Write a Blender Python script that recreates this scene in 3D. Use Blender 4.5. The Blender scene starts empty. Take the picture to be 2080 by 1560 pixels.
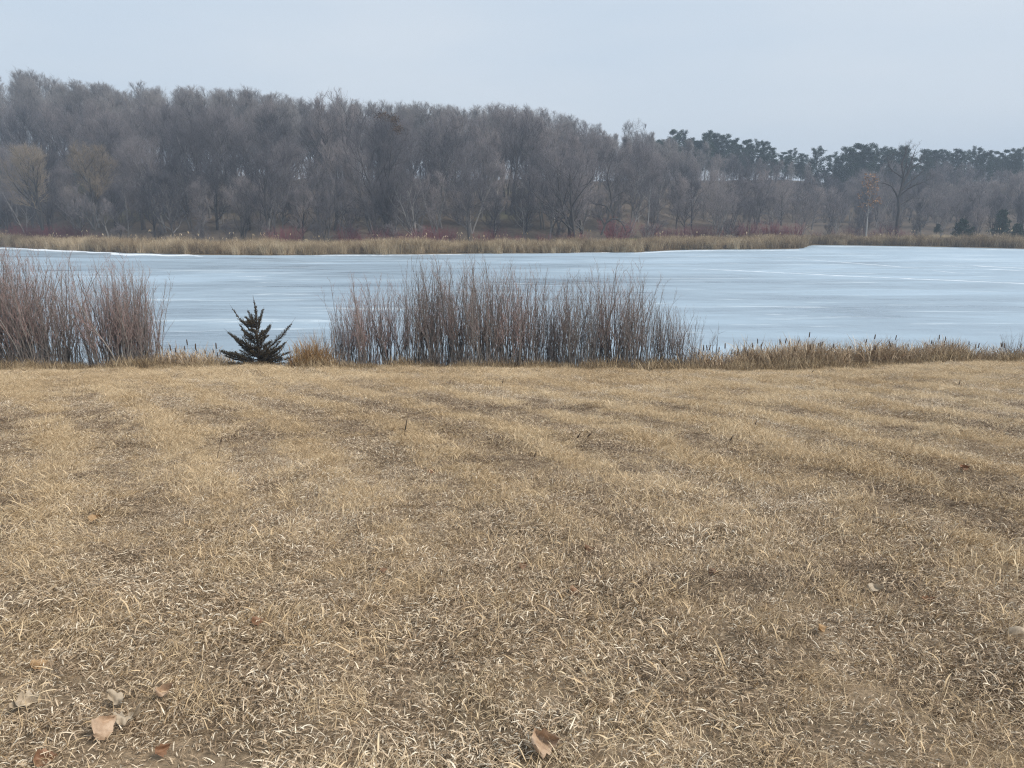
import bpy, math, random
import numpy as np
random.seed(7); rng = np.random.default_rng(7)
R = math.radians
scene = bpy.context.scene
col = scene.collection

# ------------------------------------------------------------------ camera
F = 1513.0; CX, CY = 1040.0, 780.0           # photograph's own pixel frame (2080 x 1560)
CAMZ = 1.65; PITCH = R(12.52)
cam_d = bpy.data.cameras.new('camera'); cam = bpy.data.objects.new('camera', cam_d); col.objects.link(cam)
cam_d.sensor_width = 36; cam_d.lens = 36*F/2080; cam_d.clip_start = .05; cam_d.clip_end = 4000
cam.location = (0, 0, CAMZ); cam.rotation_euler = (R(90)-PITCH, 0, 0)
scene.camera = cam

# ------------------------------------------------------------------ sky, sun, exposure
SUN_EL, SUN_AZ = R(48), R(118)                # azimuth from +Y towards +X
world = bpy.data.worlds.new('World'); scene.world = world; world.use_nodes = True
nt = world.node_tree; nt.nodes.clear()
def wn(t, **k):
    n = nt.nodes.new(t)
    for a, b in k.items(): setattr(n, a, b)
    return n
out = wn('ShaderNodeOutputWorld'); mixs = wn('ShaderNodeMixShader')
sky = wn('ShaderNodeTexSky', sky_type='NISHITA', sun_disc=False, sun_elevation=SUN_EL, sun_rotation=SUN_AZ)
sky.dust_density = 4; sky.air_density = 1.2
bg1 = wn('ShaderNodeBackground'); bg1.inputs[1].default_value = .065
bg2 = wn('ShaderNodeBackground'); bg2.inputs[1].default_value = 1.0
tc = wn('ShaderNodeTexCoord'); mp = wn('ShaderNodeMapping'); mp.inputs['Scale'].default_value = (1.2, 1.2, 5)
nz = wn('ShaderNodeTexNoise'); nz.inputs['Scale'].default_value = 1.3; nz.inputs['Detail'].default_value = 4; nz.inputs['Roughness'].default_value = .45
rp = wn('ShaderNodeValToRGB')
rp.color_ramp.elements[0].position = .32; rp.color_ramp.elements[0].color = (.256, .311, .374, 1)
rp.color_ramp.elements[1].position = .68; rp.color_ramp.elements[1].color = (.322, .355, .393, 1)
L = nt.links.new
L(tc.outputs['Generated'], mp.inputs[0]); L(mp.outputs[0], nz.inputs[0]); L(nz.outputs[0], rp.inputs[0]); L(rp.outputs[0], bg2.inputs[0])
L(sky.outputs[0], bg1.inputs[0]); L(bg1.outputs[0], mixs.inputs[1]); L(bg2.outputs[0], mixs.inputs[2]); mixs.inputs[0].default_value = .9
L(mixs.outputs[0], out.inputs[0])
sun_d = bpy.data.lights.new('sun', 'SUN'); sun_d.energy = 1.5; sun_d.angle = R(18); sun_d.color = (1, .95, .87)
sun = bpy.data.objects.new('sun', sun_d); col.objects.link(sun)
sun.rotation_euler = (R(90)-SUN_EL, 0, math.pi-SUN_AZ)
scene.view_settings.view_transform = 'Standard'; scene.view_settings.look = 'None'
scene.view_settings.exposure = 1.2; scene.view_settings.gamma = 1; scene.view_settings.use_curve_mapping = False
scene.render.engine = 'CYCLES'
scene.cycles.use_denoising = True; scene.cycles.denoiser = 'OPENIMAGEDENOISE'; scene.cycles.denoising_input_passes = 'RGB_ALBEDO_NORMAL'; scene.cycles.denoising_prefilter = 'NONE'
scene.cycles.max_bounces = 3; scene.cycles.diffuse_bounces = 2; scene.cycles.glossy_bounces = 1; scene.cycles.transmission_bounces = 0; scene.cycles.transparent_max_bounces = 2; scene.cycles.volume_bounces = 0
scene.cycles.caustics_reflective = False; scene.cycles.caustics_refractive = False
scene.cycles.filter_width = 1.2

# ------------------------------------------------------------------ helpers
def at(x, y, Y):                              # point seen at photo pixel (x, y), Y metres ahead
    sx, sy = (x-CX)/F, (CY-y)/F
    t = Y/(math.cos(PITCH)+sy*math.sin(PITCH))
    return (sx*t, Y, CAMZ+(sy*math.cos(PITCH)-math.sin(PITCH))*t)
ICE = CAMZ-4.38
def ice_at(x, y):                             # where the ray of pixel meets the ice level
    sx, sy = (x-CX)/F, (CY-y)/F
    dz = sy*math.cos(PITCH)-math.sin(PITCH); t = (ICE-CAMZ)/dz
    return (sx*t, t*(math.cos(PITCH)+sy*math.sin(PITCH)))

def vnoise(x, y, seed=0):                     # smooth value noise, about -1..1
    x = np.asarray(x, float); y = np.asarray(y, float)
    xi = np.floor(x).astype(np.int64); yi = np.floor(y).astype(np.int64); fx = x-xi; fy = y-yi
    fx = fx*fx*(3-2*fx); fy = fy*fy*(3-2*fy)
    def h(a, b):
        n = (a*374761393+b*668265263+seed*974711) & 0x7fffffff
        n = ((n ^ (n >> 13))*1274126177) & 0x7fffffff
        return ((n ^ (n >> 16)) & 0xffff)/32767.5-1
    return (h(xi, yi)*(1-fx)+h(xi+1, yi)*fx)*(1-fy)+(h(xi, yi+1)*(1-fx)+h(xi+1, yi+1)*fx)*fy
def sstep(a, b, x):
    t = np.clip((x-a)/(b-a), 0, 1); return t*t*(3-2*t)

# far shoreline: pixels of the reed edge on the ice -> distance as a function of bearing u = X/Y
SH = [(-400, 497), (0, 501), (100, 507), (250, 513), (400, 517), (550, 518), (700, 516), (850, 516), (1000, 514), (1100, 514), (1200, 512),
      (1280, 512), (1390, 507), (1500, 506), (1600, 505.5), (1628, 504.5), (1646, 497.5), (1750, 498.5), (1900, 501), (2080, 505), (2500, 511)]
_p = [ice_at(*q) for q in SH]
SU = np.array([a/b for a, b in _p]); SD = np.array([b for a, b in _p])
def shore(u): return np.interp(u, SU, SD)
def edge_y(x): return 19.3+.09*np.sin(np.asarray(x)*.35+1)+.35*sstep(5, 14, np.asarray(x))
def stripe(x, y):                             # mown swathes running obliquely down the field, 0..1
    q = (.95*x+.40*y-.018*x*y)/1.12+.22*vnoise(x*.3, y*.3, 5)+.12*vnoise(x*1.3, y*1.3, 6)
    return .5+.5*np.sin(q*2*math.pi)
def plane_hit(px, py):
    sx, sy = (px-CX)/F, (CY-py)/F; dy = math.cos(PITCH)+sy*math.sin(PITCH); t = CAMZ/(-(sy*math.cos(PITCH)-math.sin(PITCH))-.1175*dy); return sx*t, dy*t
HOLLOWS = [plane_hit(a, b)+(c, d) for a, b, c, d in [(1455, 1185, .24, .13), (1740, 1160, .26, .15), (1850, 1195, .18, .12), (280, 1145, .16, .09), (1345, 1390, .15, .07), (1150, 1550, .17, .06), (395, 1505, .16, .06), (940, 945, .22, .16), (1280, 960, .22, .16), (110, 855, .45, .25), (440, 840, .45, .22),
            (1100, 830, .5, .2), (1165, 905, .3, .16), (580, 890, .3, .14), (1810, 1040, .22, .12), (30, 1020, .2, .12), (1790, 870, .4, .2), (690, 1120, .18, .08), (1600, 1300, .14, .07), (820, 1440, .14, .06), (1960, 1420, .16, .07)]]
def hollow(x, y):                             # matted dips in the turf, their shade put into the blade tint, 0..1
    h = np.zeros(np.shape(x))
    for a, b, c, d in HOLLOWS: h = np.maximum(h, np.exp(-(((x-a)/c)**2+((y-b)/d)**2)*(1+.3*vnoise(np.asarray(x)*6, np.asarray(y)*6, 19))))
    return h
def terrain(x, y):
    x = np.asarray(x, float); y = np.asarray(y, float)
    # near field sloping to the lake
    zf = -.1175*y+.07*vnoise(x*.25, y*.25, 1)+.035*vnoise(x*1.1, y*1.1, 2)+.018*vnoise(x*2.6, y*2.6, 3)+.03*stripe(x, y)
    zf = zf+.24*sstep(5, 15, x)*sstep(8, 18, y)-.008*hollow(x, y)
    e = edge_y(x)
    zf = np.where(y < -2, np.maximum(zf, -.109*y*.3), zf)
    b = sstep(e-.2, e+3.2, y)
    zf = zf*(1-b)+(ICE-.05)*b
    zf = zf-.75*sstep(e+3.0, e+6, y)
    # far side
    with np.errstate(divide='ignore', invalid='ignore'): u = x/np.maximum(y, 20.)
    s = y-shore(u)
    right = sstep(.10, .30, u)
    zl = -.75+.8*sstep(-5, -.5, s)+.10*sstep(0, 8, s)+1.0*sstep(9, 20, s)+7.6*sstep(14, 56, s)+5.5*sstep(50, 105, s)
    zr = -.75+.8*sstep(-5, -.5, s)+.10*sstep(0, 8, s)+1.0*sstep(8, 18, s)+2.3*sstep(14, 40, s)+11.5*sstep(40, 110, s)+2*sstep(110, 220, s)
    zl = zl+6*sstep(-.30, -.6, u)*sstep(30, 85, s)
    zb = ICE+zl*(1-right)+zr*right+(.25*vnoise(x*.08, y*.08, 8)+.12*vnoise(x*.3, y*.3, 9))*sstep(10, 25, s)
    m = sstep(40, 44, y)
    return zf*(1-m)+zb*m
def tz(x, y): return float(terrain(x, y))

def mesh_of(name, V, quads=None, tris=None, mats=(), midx=None, smooth=True, attr=None):
    me = bpy.data.meshes.new(name)
    V = np.asarray(V, np.float32).reshape(-1, 3)
    nq = 0 if quads is None else len(quads); ntr = 0 if tris is None else len(tris)
    loops = np.concatenate([np.asarray(a, np.int32).reshape(-1) for a in (quads, tris) if a is not None and len(a)])
    starts = np.concatenate([np.arange(nq)*4, nq*4+np.arange(ntr)*3]).astype(np.int32)
    me.vertices.add(len(V)); me.vertices.foreach_set('co', V.reshape(-1))
    me.loops.add(len(loops)); me.loops.foreach_set('vertex_index', loops)
    me.polygons.add(nq+ntr); me.polygons.foreach_set('loop_start', starts)
    try: me.polygons.foreach_set('loop_total', np.concatenate([np.full(nq, 4), np.full(ntr, 3)]).astype(np.int32))
    except Exception: pass
    for m in mats: me.materials.append(m)
    if midx is not None: me.polygons.foreach_set('material_index', np.asarray(midx, np.int32))
    me.polygons.foreach_set('use_smooth', np.full(nq+ntr, smooth, bool))
    if attr is not None:
        for k, a in attr.items():
            a = np.asarray(a, np.float32)
            if a.ndim == 2:
                at_ = me.attributes.new(k, 'FLOAT_COLOR', 'POINT'); at_.data.foreach_set('color', a.reshape(-1))
            else:
                at_ = me.attributes.new(k, 'FLOAT', 'POINT'); at_.data.foreach_set('value', a)
    me.update(calc_edges=True); me.validate()
    return me

class MB:                                     # gathers geometry that belongs to ONE part
    def __init__(s): s.V = []; s.Q = []; s.T = []; s.A = []; s.n = 0
    def add(s, V, Q=None, T=None, a=None):
        V = np.asarray(V, np.float32).reshape(-1, 3)
        s.V.append(V)
        if Q is not None and len(Q): s.Q.append(np.asarray(Q).reshape(-1, 4)+s.n)
        if T is not None and len(T): s.T.append(np.asarray(T).reshape(-1, 3)+s.n)
        s.A.append(np.full(len(V), .5) if a is None else np.asarray(a, float).reshape(-1)); s.n += len(V)
    def tubes(s, P, Rr, n=3, a=None):
        P = np.asarray(P, float); Rr = np.asarray(Rr, float); N, K, _ = P.shape
        T = np.gradient(P, axis=1); T /= np.linalg.norm(T, axis=2, keepdims=True)+1e-9
        ref = rng.normal(size=(N, 1, 3)); ref /= np.linalg.norm(ref, axis=2, keepdims=True)
        T0 = (P[:, -1:]-P[:, :1]); T0 = T0/(np.linalg.norm(T0, axis=2, keepdims=True)+1e-9)
        ref = ref-T0*np.sum(ref*T0, 2, keepdims=True); ref = ref/(np.linalg.norm(ref, axis=2, keepdims=True)+1e-9)
        ref = np.broadcast_to(ref, P.shape)
        U = np.cross(T, ref); U /= np.linalg.norm(U, axis=2, keepdims=True)+1e-9
        W = np.cross(T, U)
        th = np.arange(n)*2*math.pi/n
        ring = P[:, :-1, None]+Rr[:, :-1, None, None]*(U[:, :-1, None]*np.cos(th)[None, None, :, None]+W[:, :-1, None]*np.sin(th)[None, None, :, None])
        per = (K-1)*n+1
        V = np.concatenate([ring.reshape(N, -1, 3), P[:, -1:]], 1)
        base = (np.arange(N)*per)[:, None, None]
        Q = None
        if K > 2:
            k = np.arange(K-2)[:, None]*n; i = np.arange(n)[None]; j = (i+1) % n
            q = np.stack([k+i, k+j, k+n+j, k+n+i], -1).reshape(-1, 4)
            Q = (base+q[None]).reshape(-1, 4)
        i = np.arange(n); t = np.stack([(K-2)*n+i, (K-2)*n+(i+1) % n, np.full(n, per-1)], -1)
        Tt = (base+t[None]).reshape(-1, 3)
        av = None if a is None else np.repeat(np.asarray(a, float), per)
        s.add(V, Q, Tt, av)
    def ribbons(s, P, W, side, a=None):       # P (N,K,3) centre lines, W (N,K) half widths, side (N,K,3); last point is the tip
        N, K, _ = P.shape
        A_ = P[:, :-1]-side[:, :-1]*W[:, :-1, None]; B_ = P[:, :-1]+side[:, :-1]*W[:, :-1, None]
        V = np.concatenate([np.stack([A_, B_], 2).reshape(N, -1, 3), P[:, -1:]], 1); per = 2*(K-1)+1
        k = np.arange(K-2)*2; q = np.stack([k, k+1, k+3, k+2], -1); base = (np.arange(N)*per)[:, None, None]
        t = np.array([[2*(K-2), 2*(K-2)+1, per-1]])
        s.add(V, (base+q[None]).reshape(-1, 4), (base+t[None]).reshape(-1, 3), None if a is None else np.repeat(np.asarray(a, float), per))
    def mesh(s, name, mat, smooth=True):
        Q = np.concatenate(s.Q) if s.Q else None; T = np.concatenate(s.T) if s.T else None
        return mesh_of(name, np.concatenate(s.V), Q, T, (mat,), None, smooth, {'tone': np.concatenate(s.A)})

def unit(v): return v/(np.linalg.norm(v, axis=-1, keepdims=True)+1e-9)
def grow(B, D, Ln, K, up, wob):               # polylines from base B in direction D
    N = len(B); P = np.zeros((N, K, 3)); P[:, 0] = B; d = unit(D.copy())
    Ln = np.broadcast_to(Ln, (N,)); up = np.broadcast_to(up, (N,))
    for k in range(1, K):
        d = d+rng.normal(size=(N, 3))*wob; d[:, 2] += up/(K-1); d = unit(d)
        P[:, k] = P[:, k-1]+d*(Ln/(K-1))[:, None]
    return P
def spawn(P, Rr, M, t0, t1, ang, Ln, K=3, up=.3, wob=.15, rr=.5, rmin=.004, taper=.5, tip=.25, angsd=.2):
    N, K0, _ = P.shape
    t = t0+(t1-t0)*((np.arange(M)[None]+rng.random((N, M)))/M)
    f = t*(K0-1); i = np.minimum(f.astype(int), K0-2); w = f-i; n = np.arange(N)[:, None]
    B = P[n, i]*(1-w[..., None])+P[n, i+1]*w[..., None]; tan = unit(P[n, i+1]-P[n, i])
    r0 = Rr[n, i]*(1-w)+Rr[n, i+1]*w
    az = rng.random((N, 1))*6.28+np.arange(M)[None]*2.4+rng.normal(size=(N, M))*.5
    ref = np.where(np.abs(tan[..., 2:3]) > .9, np.array([1., 0, 0]), np.array([0, 0, 1.]))
    u = unit(np.cross(tan, ref)); v = np.cross(tan, u)
    a = ang*(1+angsd*rng.normal(size=(N, M)))
    D = tan*np.cos(a)[..., None]+(u*np.cos(az)[..., None]+v*np.sin(az)[..., None])*np.sin(a)[..., None]
    tt = (t-t0)/max(t1-t0, 1e-6)
    Lm = (np.asarray(Ln).reshape(-1, 1) if np.ndim(Ln) else Ln)*(1-taper*tt)*(.65+.7*rng.random((N, M)))
    B = B.reshape(-1, 3); D = D.reshape(-1, 3); Lm = np.broadcast_to(Lm, (N, M)).reshape(-1)
    Pc = grow(B, D, Lm, K, up, wob)
    rb = np.maximum(r0.reshape(-1)*rr, rmin); Rc = rb[:, None]*np.linspace(1, tip, K)[None]
    return Pc, Rc, Lm

# ------------------------------------------------------------------ materials
def new_mat(name):
    m = bpy.data.materials.new(name); m.use_nodes = True
    b = m.node_tree.nodes['Principled BSDF']; return m, m.node_tree, b
def ramp(t, stops):
    r = t.nodes.new('ShaderNodeValToRGB'); e = r.color_ramp.elements
    while len(e) < len(stops): e.new(.5)
    for k, (p, c) in enumerate(stops): e[k].position = p; e[k].color = (*c, 1)
    return r
def plant_mat(name, stops, rough=.7, spec=.2, inst=0.0, obj=0.0, trans=0.0, spread=.25):
    """colour from the piece's own tone attribute, shifted a little for every copy"""
    m, t, b = new_mat(name); N = t.nodes; K = t.links.new
    a = N.new('ShaderNodeAttribute'); a.attribute_name = 'tone'
    r = ramp(t, stops); src = a.outputs['Fac']
    if inst:
        q = N.new('ShaderNodeAttribute'); q.attribute_name = 'tint'; q.attribute_type = 'INSTANCER'
        ma = N.new('ShaderNodeMath'); ma.operation = 'ADD'; K(src, ma.inputs[0]); K(q.outputs['Fac'], ma.inputs[1]); src = ma.outputs[0]
    if obj:
        o = N.new('ShaderNodeObjectInfo'); mm = N.new('ShaderNodeMath'); mm.operation = 'MULTIPLY_ADD'
        K(o.outputs['Random'], mm.inputs[0]); mm.inputs[1].default_value = obj; mm.inputs[2].default_value = -obj/2
        ma = N.new('ShaderNodeMath'); ma.operation = 'ADD'; K(src, ma.inputs[0]); K(mm.outputs[0], ma.inputs[1]); src = ma.outputs[0]
    K(src, r.inputs[0]); K(r.outputs[0], b.inputs['Base Color'])
    b.inputs['Roughness'].default_value = rough; b.inputs['Specular IOR Level'].default_value = spec
    return m
M_grass = plant_mat('dry_grass', [(0, (.07, .046, .028)), (.28, (.215, .148, .09)), (.55, (.43, .312, .198)), (.8, (.67, .53, .365)), (1, (.82, .715, .555))], .5, .35, inst=1)
M_fine = plant_mat('fine_dry_grass', [(0, (.29, .20, .115)), (.4, (.54, .395, .232)), (.7, (.70, .535, .335)), (1, (.79, .655, .45))], .6, .25, inst=1)
M_reed = plant_mat('dry_reed', [(0, (.11, .075, .042)), (.35, (.31, .225, .13)), (.65, (.50, .38, .235)), (1, (.66, .54, .37))], .65, .2, inst=1)
M_reedo = plant_mat('dry_cattail', [(0, (.15, .10, .062)), (.35, (.35, .25, .16)), (.65, (.54, .41, .27)), (1, (.70, .58, .42))], .65, .2, obj=.15)
M_head = plant_mat('cattail_head', [(0, (.05, .033, .022)), (1, (.15, .10, .065))], .9, .1)
M_bark = plant_mat('grey_bark', [(0, (.028, .027, .027)), (.45, (.125, .117, .115)), (.75, (.25, .238, .225)), (1, (.31, .295, .28))], .9, .1, obj=.9)
M_twig = plant_mat('grey_mauve_twigs', [(0, (.06, .059, .066)), (.35, (.106, .099, .107)), (.65, (.16, .146, .152)), (1, (.26, .227, .22))], .9, .1, obj=1.1)
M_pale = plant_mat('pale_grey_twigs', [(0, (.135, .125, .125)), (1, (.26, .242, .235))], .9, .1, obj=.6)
M_tan = plant_mat('tan_willow_twigs', [(0, (.15, .12, .09)), (1, (.28, .23, .175))], .85, .1, obj=.4)
M_birch = plant_mat('white_bark', [(0, (.20, .195, .19)), (1, (.30, .29, .28))], .8, .2)
M_oak = plant_mat('dark_oak_bark', [(0, (.05, .046, .044)), (1, (.11, .10, .093))], .95, .1)
M_stem = plant_mat('willow_stem_bark', [(0, (.075, .066, .060)), (.5, (.185, .166, .15)), (1, (.36, .33, .30))], .75, .25, obj=.3)
M_red = plant_mat('red_willow_twigs', [(0, (.14, .124, .118)), (.45, (.25, .215, .20)), (.75, (.34, .27, .248)), (1, (.43, .28, .25))], .7, .25, obj=.55)
M_dog = plant_mat('red_dogwood_stems', [(0, (.055, .024, .03)), (.5, (.12, .04, .05)), (1, (.21, .06, .07))], .7, .25, obj=.7)
M_pine = plant_mat('pine_needles', [(0, (.022, .040, .031)), (.5, (.042, .070, .052)), (1, (.075, .11, .076))], .8, .15, obj=.4)
M_cedar = plant_mat('bronzed_cedar_sprays', [(0, (.028, .026, .018)), (.5, (.062, .052, .033)), (1, (.13, .088, .052))], .8, .15)
M_cedarw = plant_mat('cedar_bark', [(0, (.05, .038, .03)), (1, (.10, .078, .06))], .9, .1)
M_orange = plant_mat('withered_orange_leaves', [(0, (.19, .095, .048)), (.6, (.34, .185, .09)), (1, (.50, .34, .20))], .7, .2)
M_weed = plant_mat('weed_stalk', [(0, (.05, .036, .026)), (.5, (.16, .115, .08)), (1, (.5, .41, .29))], .8, .15)

def leaf_mat(name, c1, c2):
    m, t, b = new_mat(name); N = t.nodes; K = t.links.new
    n = N.new('ShaderNodeTexNoise'); n.inputs['Scale'].default_value = 45; n.inputs['Detail'].default_value = 5
    tcn = N.new('ShaderNodeTexCoord'); K(tcn.outputs['Object'], n.inputs[0])
    r = ramp(t, [(.3, c1), (.7, c2)]); K(n.outputs[0], r.inputs[0]); K(r.outputs[0], b.inputs['Base Color'])
    bp = N.new('ShaderNodeBump'); bp.inputs['Strength'].default_value = .35; bp.inputs['Distance'].default_value = .003; K(n.outputs[0], bp.inputs['Height']); K(bp.outputs[0], b.inputs['Normal'])
    b.inputs['Roughness'].default_value = .6; b.inputs['Specular IOR Level'].default_value = .25
    return m

def ground_mat():
    m, t, b = new_mat('ground'); N = t.nodes; K = t.links.new
    a = N.new('ShaderNodeAttribute'); a.attribute_name = 'soil'
    tcn = N.new('ShaderNodeTexCoord')
    n1 = N.new('ShaderNodeTexNoise'); n1.inputs['Scale'].default_value = 2.2; n1.inputs['Detail'].default_value = 9; n1.inputs['Roughness'].default_value = .7
    n2 = N.new('ShaderNodeTexNoise'); n2.inputs['Scale'].default_value = 38; n2.inputs['Detail'].default_value = 4
    K(tcn.outputs['Object'], n1.inputs[0]); K(tcn.outputs['Object'], n2.inputs[0])
    r1 = ramp(t, [(.3, (.55, .55, .55)), (.7, (1.4, 1.4, 1.4))]); r2 = ramp(t, [(.3, (.6, .6, .6)), (.7, (1.3, 1.3, 1.3))])
    K(n1.outputs[0], r1.inputs[0]); K(n2.outputs[0], r2.inputs[0])
    x1 = N.new('ShaderNodeMix'); x1.data_type = 'RGBA'; x1.blend_type = 'MULTIPLY'; x1.inputs[0].default_value = 1
    x2 = N.new('ShaderNodeMix'); x2.data_type = 'RGBA'; x2.blend_type = 'MULTIPLY'; x2.inputs[0].default_value = 1
    K(a.outputs['Color'], x1.inputs[6]); K(r1.outputs[0], x1.inputs[7]); K(x1.outputs[2], x2.inputs[6]); K(r2.outputs[0], x2.inputs[7])
    K(x2.outputs[2], b.inputs['Base Color']); b.inputs['Roughness'].default_value = .95; b.inputs['Specular IOR Level'].default_value = .1
    bp = N.new('ShaderNodeBump'); bp.inputs['Distance'].default_value = .05; bp.inputs['Strength'].default_value = .8
    K(n1.outputs[0], bp.inputs['Height']); K(bp.outputs[0], b.inputs['Normal'])
    return m
def ice_mat():
    m, t, b = new_mat('lake_ice'); N = t.nodes; K = t.links.new
    tcn = N.new('ShaderNodeTexCoord')
    def noise(sc, rz, scale, det, rough, dist=0.):
        mpn = N.new('ShaderNodeMapping'); mpn.inputs['Scale'].default_value = sc; mpn.inputs['Rotation'].default_value = (0, 0, R(rz))
        n = N.new('ShaderNodeTexNoise'); n.inputs['Scale'].default_value = scale; n.inputs['Detail'].default_value = det
        n.inputs['Roughness'].default_value = rough; n.inputs['Distortion'].default_value = dist
        K(tcn.outputs['Object'], mpn.inputs[0]); K(mpn.outputs[0], n.inputs[0]); return n.outputs[0]
    big = noise((.018, .05, 1), 6, 1, 4, .55, .8)
    streak = noise((.065, .42, 1), 6, 1, 6, .6, .8)
    fine = noise((.42, 3.2, 1), 5, 1, 8, .7, .6)
    patch_ = noise((.045, .13, 1), 8, 1, 5, .55, 1.2)
    gr = N.new('ShaderNodeTexGradient'); gr.gradient_type = 'SPHERICAL'; gm = N.new('ShaderNodeMapping'); gm.inputs['Location'].default_value = (-48/62, -88/50, -ICE/50); gm.inputs['Scale'].default_value = (1/62, 1/50, 1/50)   # grey snow-ice lies over the far arm of the lake
    K(tcn.outputs['Object'], gm.inputs[0]); K(gm.outputs[0], gr.inputs[0])
    def madd(s, k, add):
        q = N.new('ShaderNodeMath'); q.operation = 'MULTIPLY_ADD'; K(s, q.inputs[0]); q.inputs[1].default_value = k
        if isinstance(add, float): q.inputs[2].default_value = add
        else: K(add, q.inputs[2])
        return q.outputs[0]
    mix = madd(gr.outputs['Fac'], .16, madd(fine, .30, madd(streak, .36, madd(patch_, .40, madd(big, .36, -.195)))))
    r = ramp(t, [(.28, (.17, .225, .275)), (.42, (.26, .33, .395)), (.52, (.325, .41, .48)), (.64, (.385, .485, .57)), (.73, (.50, .59, .66)), (.80, (.70, .77, .81))])
    K(mix, r.inputs[0])
    frost = noise((.10, .85, 1), 7, 1, 9, .62, .9); fr = ramp(t, [(.585, (0, 0, 0)), (.66, (.8, .8, .8))]); K(frost, fr.inputs[0])   # thin crusts of frost on the ice
    fm_ = N.new('ShaderNodeMix'); fm_.data_type = 'RGBA'; K(fr.outputs[0], fm_.inputs[0]); K(r.outputs[0], fm_.inputs[6]); fm_.inputs[7].default_value = (.60, .68, .73, 1); K(fm_.outputs[2], b.inputs['Base Color'])
    rr = ramp(t, [(.36, (.20,)*3), (.64, (.52,)*3)]); K(mix, rr.inputs[0]); K(rr.outputs[0], b.inputs['Roughness'])
    b.inputs['Specular IOR Level'].default_value = .5; b.inputs['IOR'].default_value = 1.31
    bp = N.new('ShaderNodeBump'); bp.inputs['Distance'].default_value = .02; bp.inputs['Strength'].default_value = .5
    K(fine, bp.inputs['Height']); K(bp.outputs[0], b.inputs['Normal'])
    return m
def snow_mat():
    m, t, b = new_mat('old_snow'); N = t.nodes; K = t.links.new
    tcn = N.new('ShaderNodeTexCoord'); n = N.new('ShaderNodeTexNoise'); n.inputs['Scale'].default_value = 1.5; n.inputs['Detail'].default_value = 6
    K(tcn.outputs['Object'], n.inputs[0]); r = ramp(t, [(.3, (.62, .68, .74)), (.7, (.84, .87, .89))]); K(n.outputs[0], r.inputs[0]); K(r.outputs[0], b.inputs['Base Color'])
    b.inputs['Roughness'].default_value = .8; b.inputs['Specular IOR Level'].default_value = .2
    return m
M_ground, M_ice, M_snow = ground_mat(), ice_mat(), snow_mat()

def link(name, me, parent=None):
    o = bpy.data.objects.new(name, me); col.objects.link(o)
    if parent is not None: o.parent = parent
    return o
def tag(o, label=None, cat=None, group=None, kind=None):
    if label: o['label'] = label
    if cat: o['category'] = cat
    if group: o['group'] = group
    if kind: o['kind'] = kind
    return o
def thing(name, label, cat, loc=(0, 0, 0), rz=0, sc=1, group=None):
    o = bpy.data.objects.new(name, None); col.objects.link(o); o.empty_display_size = .2
    o.location = loc; o.rotation_euler = (0, 0, rz); o.scale = (sc,)*3 if np.ndim(sc) == 0 else sc
    return tag(o, label, cat, group)

# ------------------------------------------------------------------ ground
def axis(*segs):
    o = []
    for a, b, n in segs: o += list(np.linspace(a, b, n, endpoint=False))
    return np.array(o+[segs[-1][1]])
xs = axis((-400, -130, 50), (-130, -30, 70), (-30, -16, 40), (-16, 16, 160), (16, 30, 40), (30, 130, 70), (130, 400, 50))
ys = axis((-120, -60, 4), (-60, -3, 30), (-3, 24, 150), (24, 46, 30), (46, 82, 12), (82, 150, 80), (150, 300, 50), (300, 480, 18))
X, Y = np.meshgrid(xs, ys); Z = terrain(X, Y)
ny, nx = X.shape; idx = np.arange(nx*ny).reshape(ny, nx)
quads = np.stack([idx[:-1, :-1], idx[:-1, 1:], idx[1:, 1:], idx[1:, :-1]], -1).reshape(-1, 4)
u = X/np.maximum(Y, 20); s = Y-shore(u)
C = np.zeros((ny, nx, 4)); C[..., 3] = 1
thatch = np.array([.25, .185, .12]); litter = np.array([.125, .10, .078]); marsh = np.array([.13, .095, .055]); lawn = np.array([.19, .21, .075]); tang = np.array([.33, .26, .16])
C[..., :3] = thatch
fm = sstep(8, 14, s)[..., None]*(Y > 40)[..., None]
C[..., :3] = np.where((Y > 40)[..., None], marsh, C[..., :3])*(1-fm)+litter*fm
lx = ((u > .125) & (u < .165) & (s > 15) & (s < 18.5))          # strip of lawn by the shrubs
C[lx, :3] = lawn
rx = sstep(.53, .58, u)*sstep(9, 12, s)*(1-sstep(17, 21, s))*(Y > 40)  # open tan grass on the far bank
C[..., :3] = C[..., :3]*(1-rx[..., None])+tang*rx[..., None]
g1 = sstep(.15, .5, vnoise(X*.09, Y*.09, 31))*sstep(28, 36, s)*(1-sstep(60, 80, s))*(1-sstep(.0, .1, u))*(Y > 40)*.3
C[..., :3] = C[..., :3]*(1-g1[..., None])+lawn*g1[..., None]
ground = link('ground', mesh_of('ground', np.stack([X, Y, Z], -1), quads, None, (M_ground,), attr={'soil': C.reshape(-1, 4)}))
tag(ground, kind='structure')

# lake ice
ix = np.linspace(-420, 420, 85); iy = np.concatenate([np.linspace(20.5, 130, 60)])
IX, IY = np.meshgrid(ix, iy); q = np.arange(IX.size).reshape(IX.shape)
iq = np.stack([q[:-1, :-1], q[:-1, 1:], q[1:, 1:], q[1:, :-1]], -1).reshape(-1, 4)
ice = link('frozen_lake', mesh_of('frozen_lake', np.stack([IX, IY, np.full(IX.shape, ICE)], -1), iq, None, (M_ice,)))
tag(ice, kind='structure')

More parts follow.
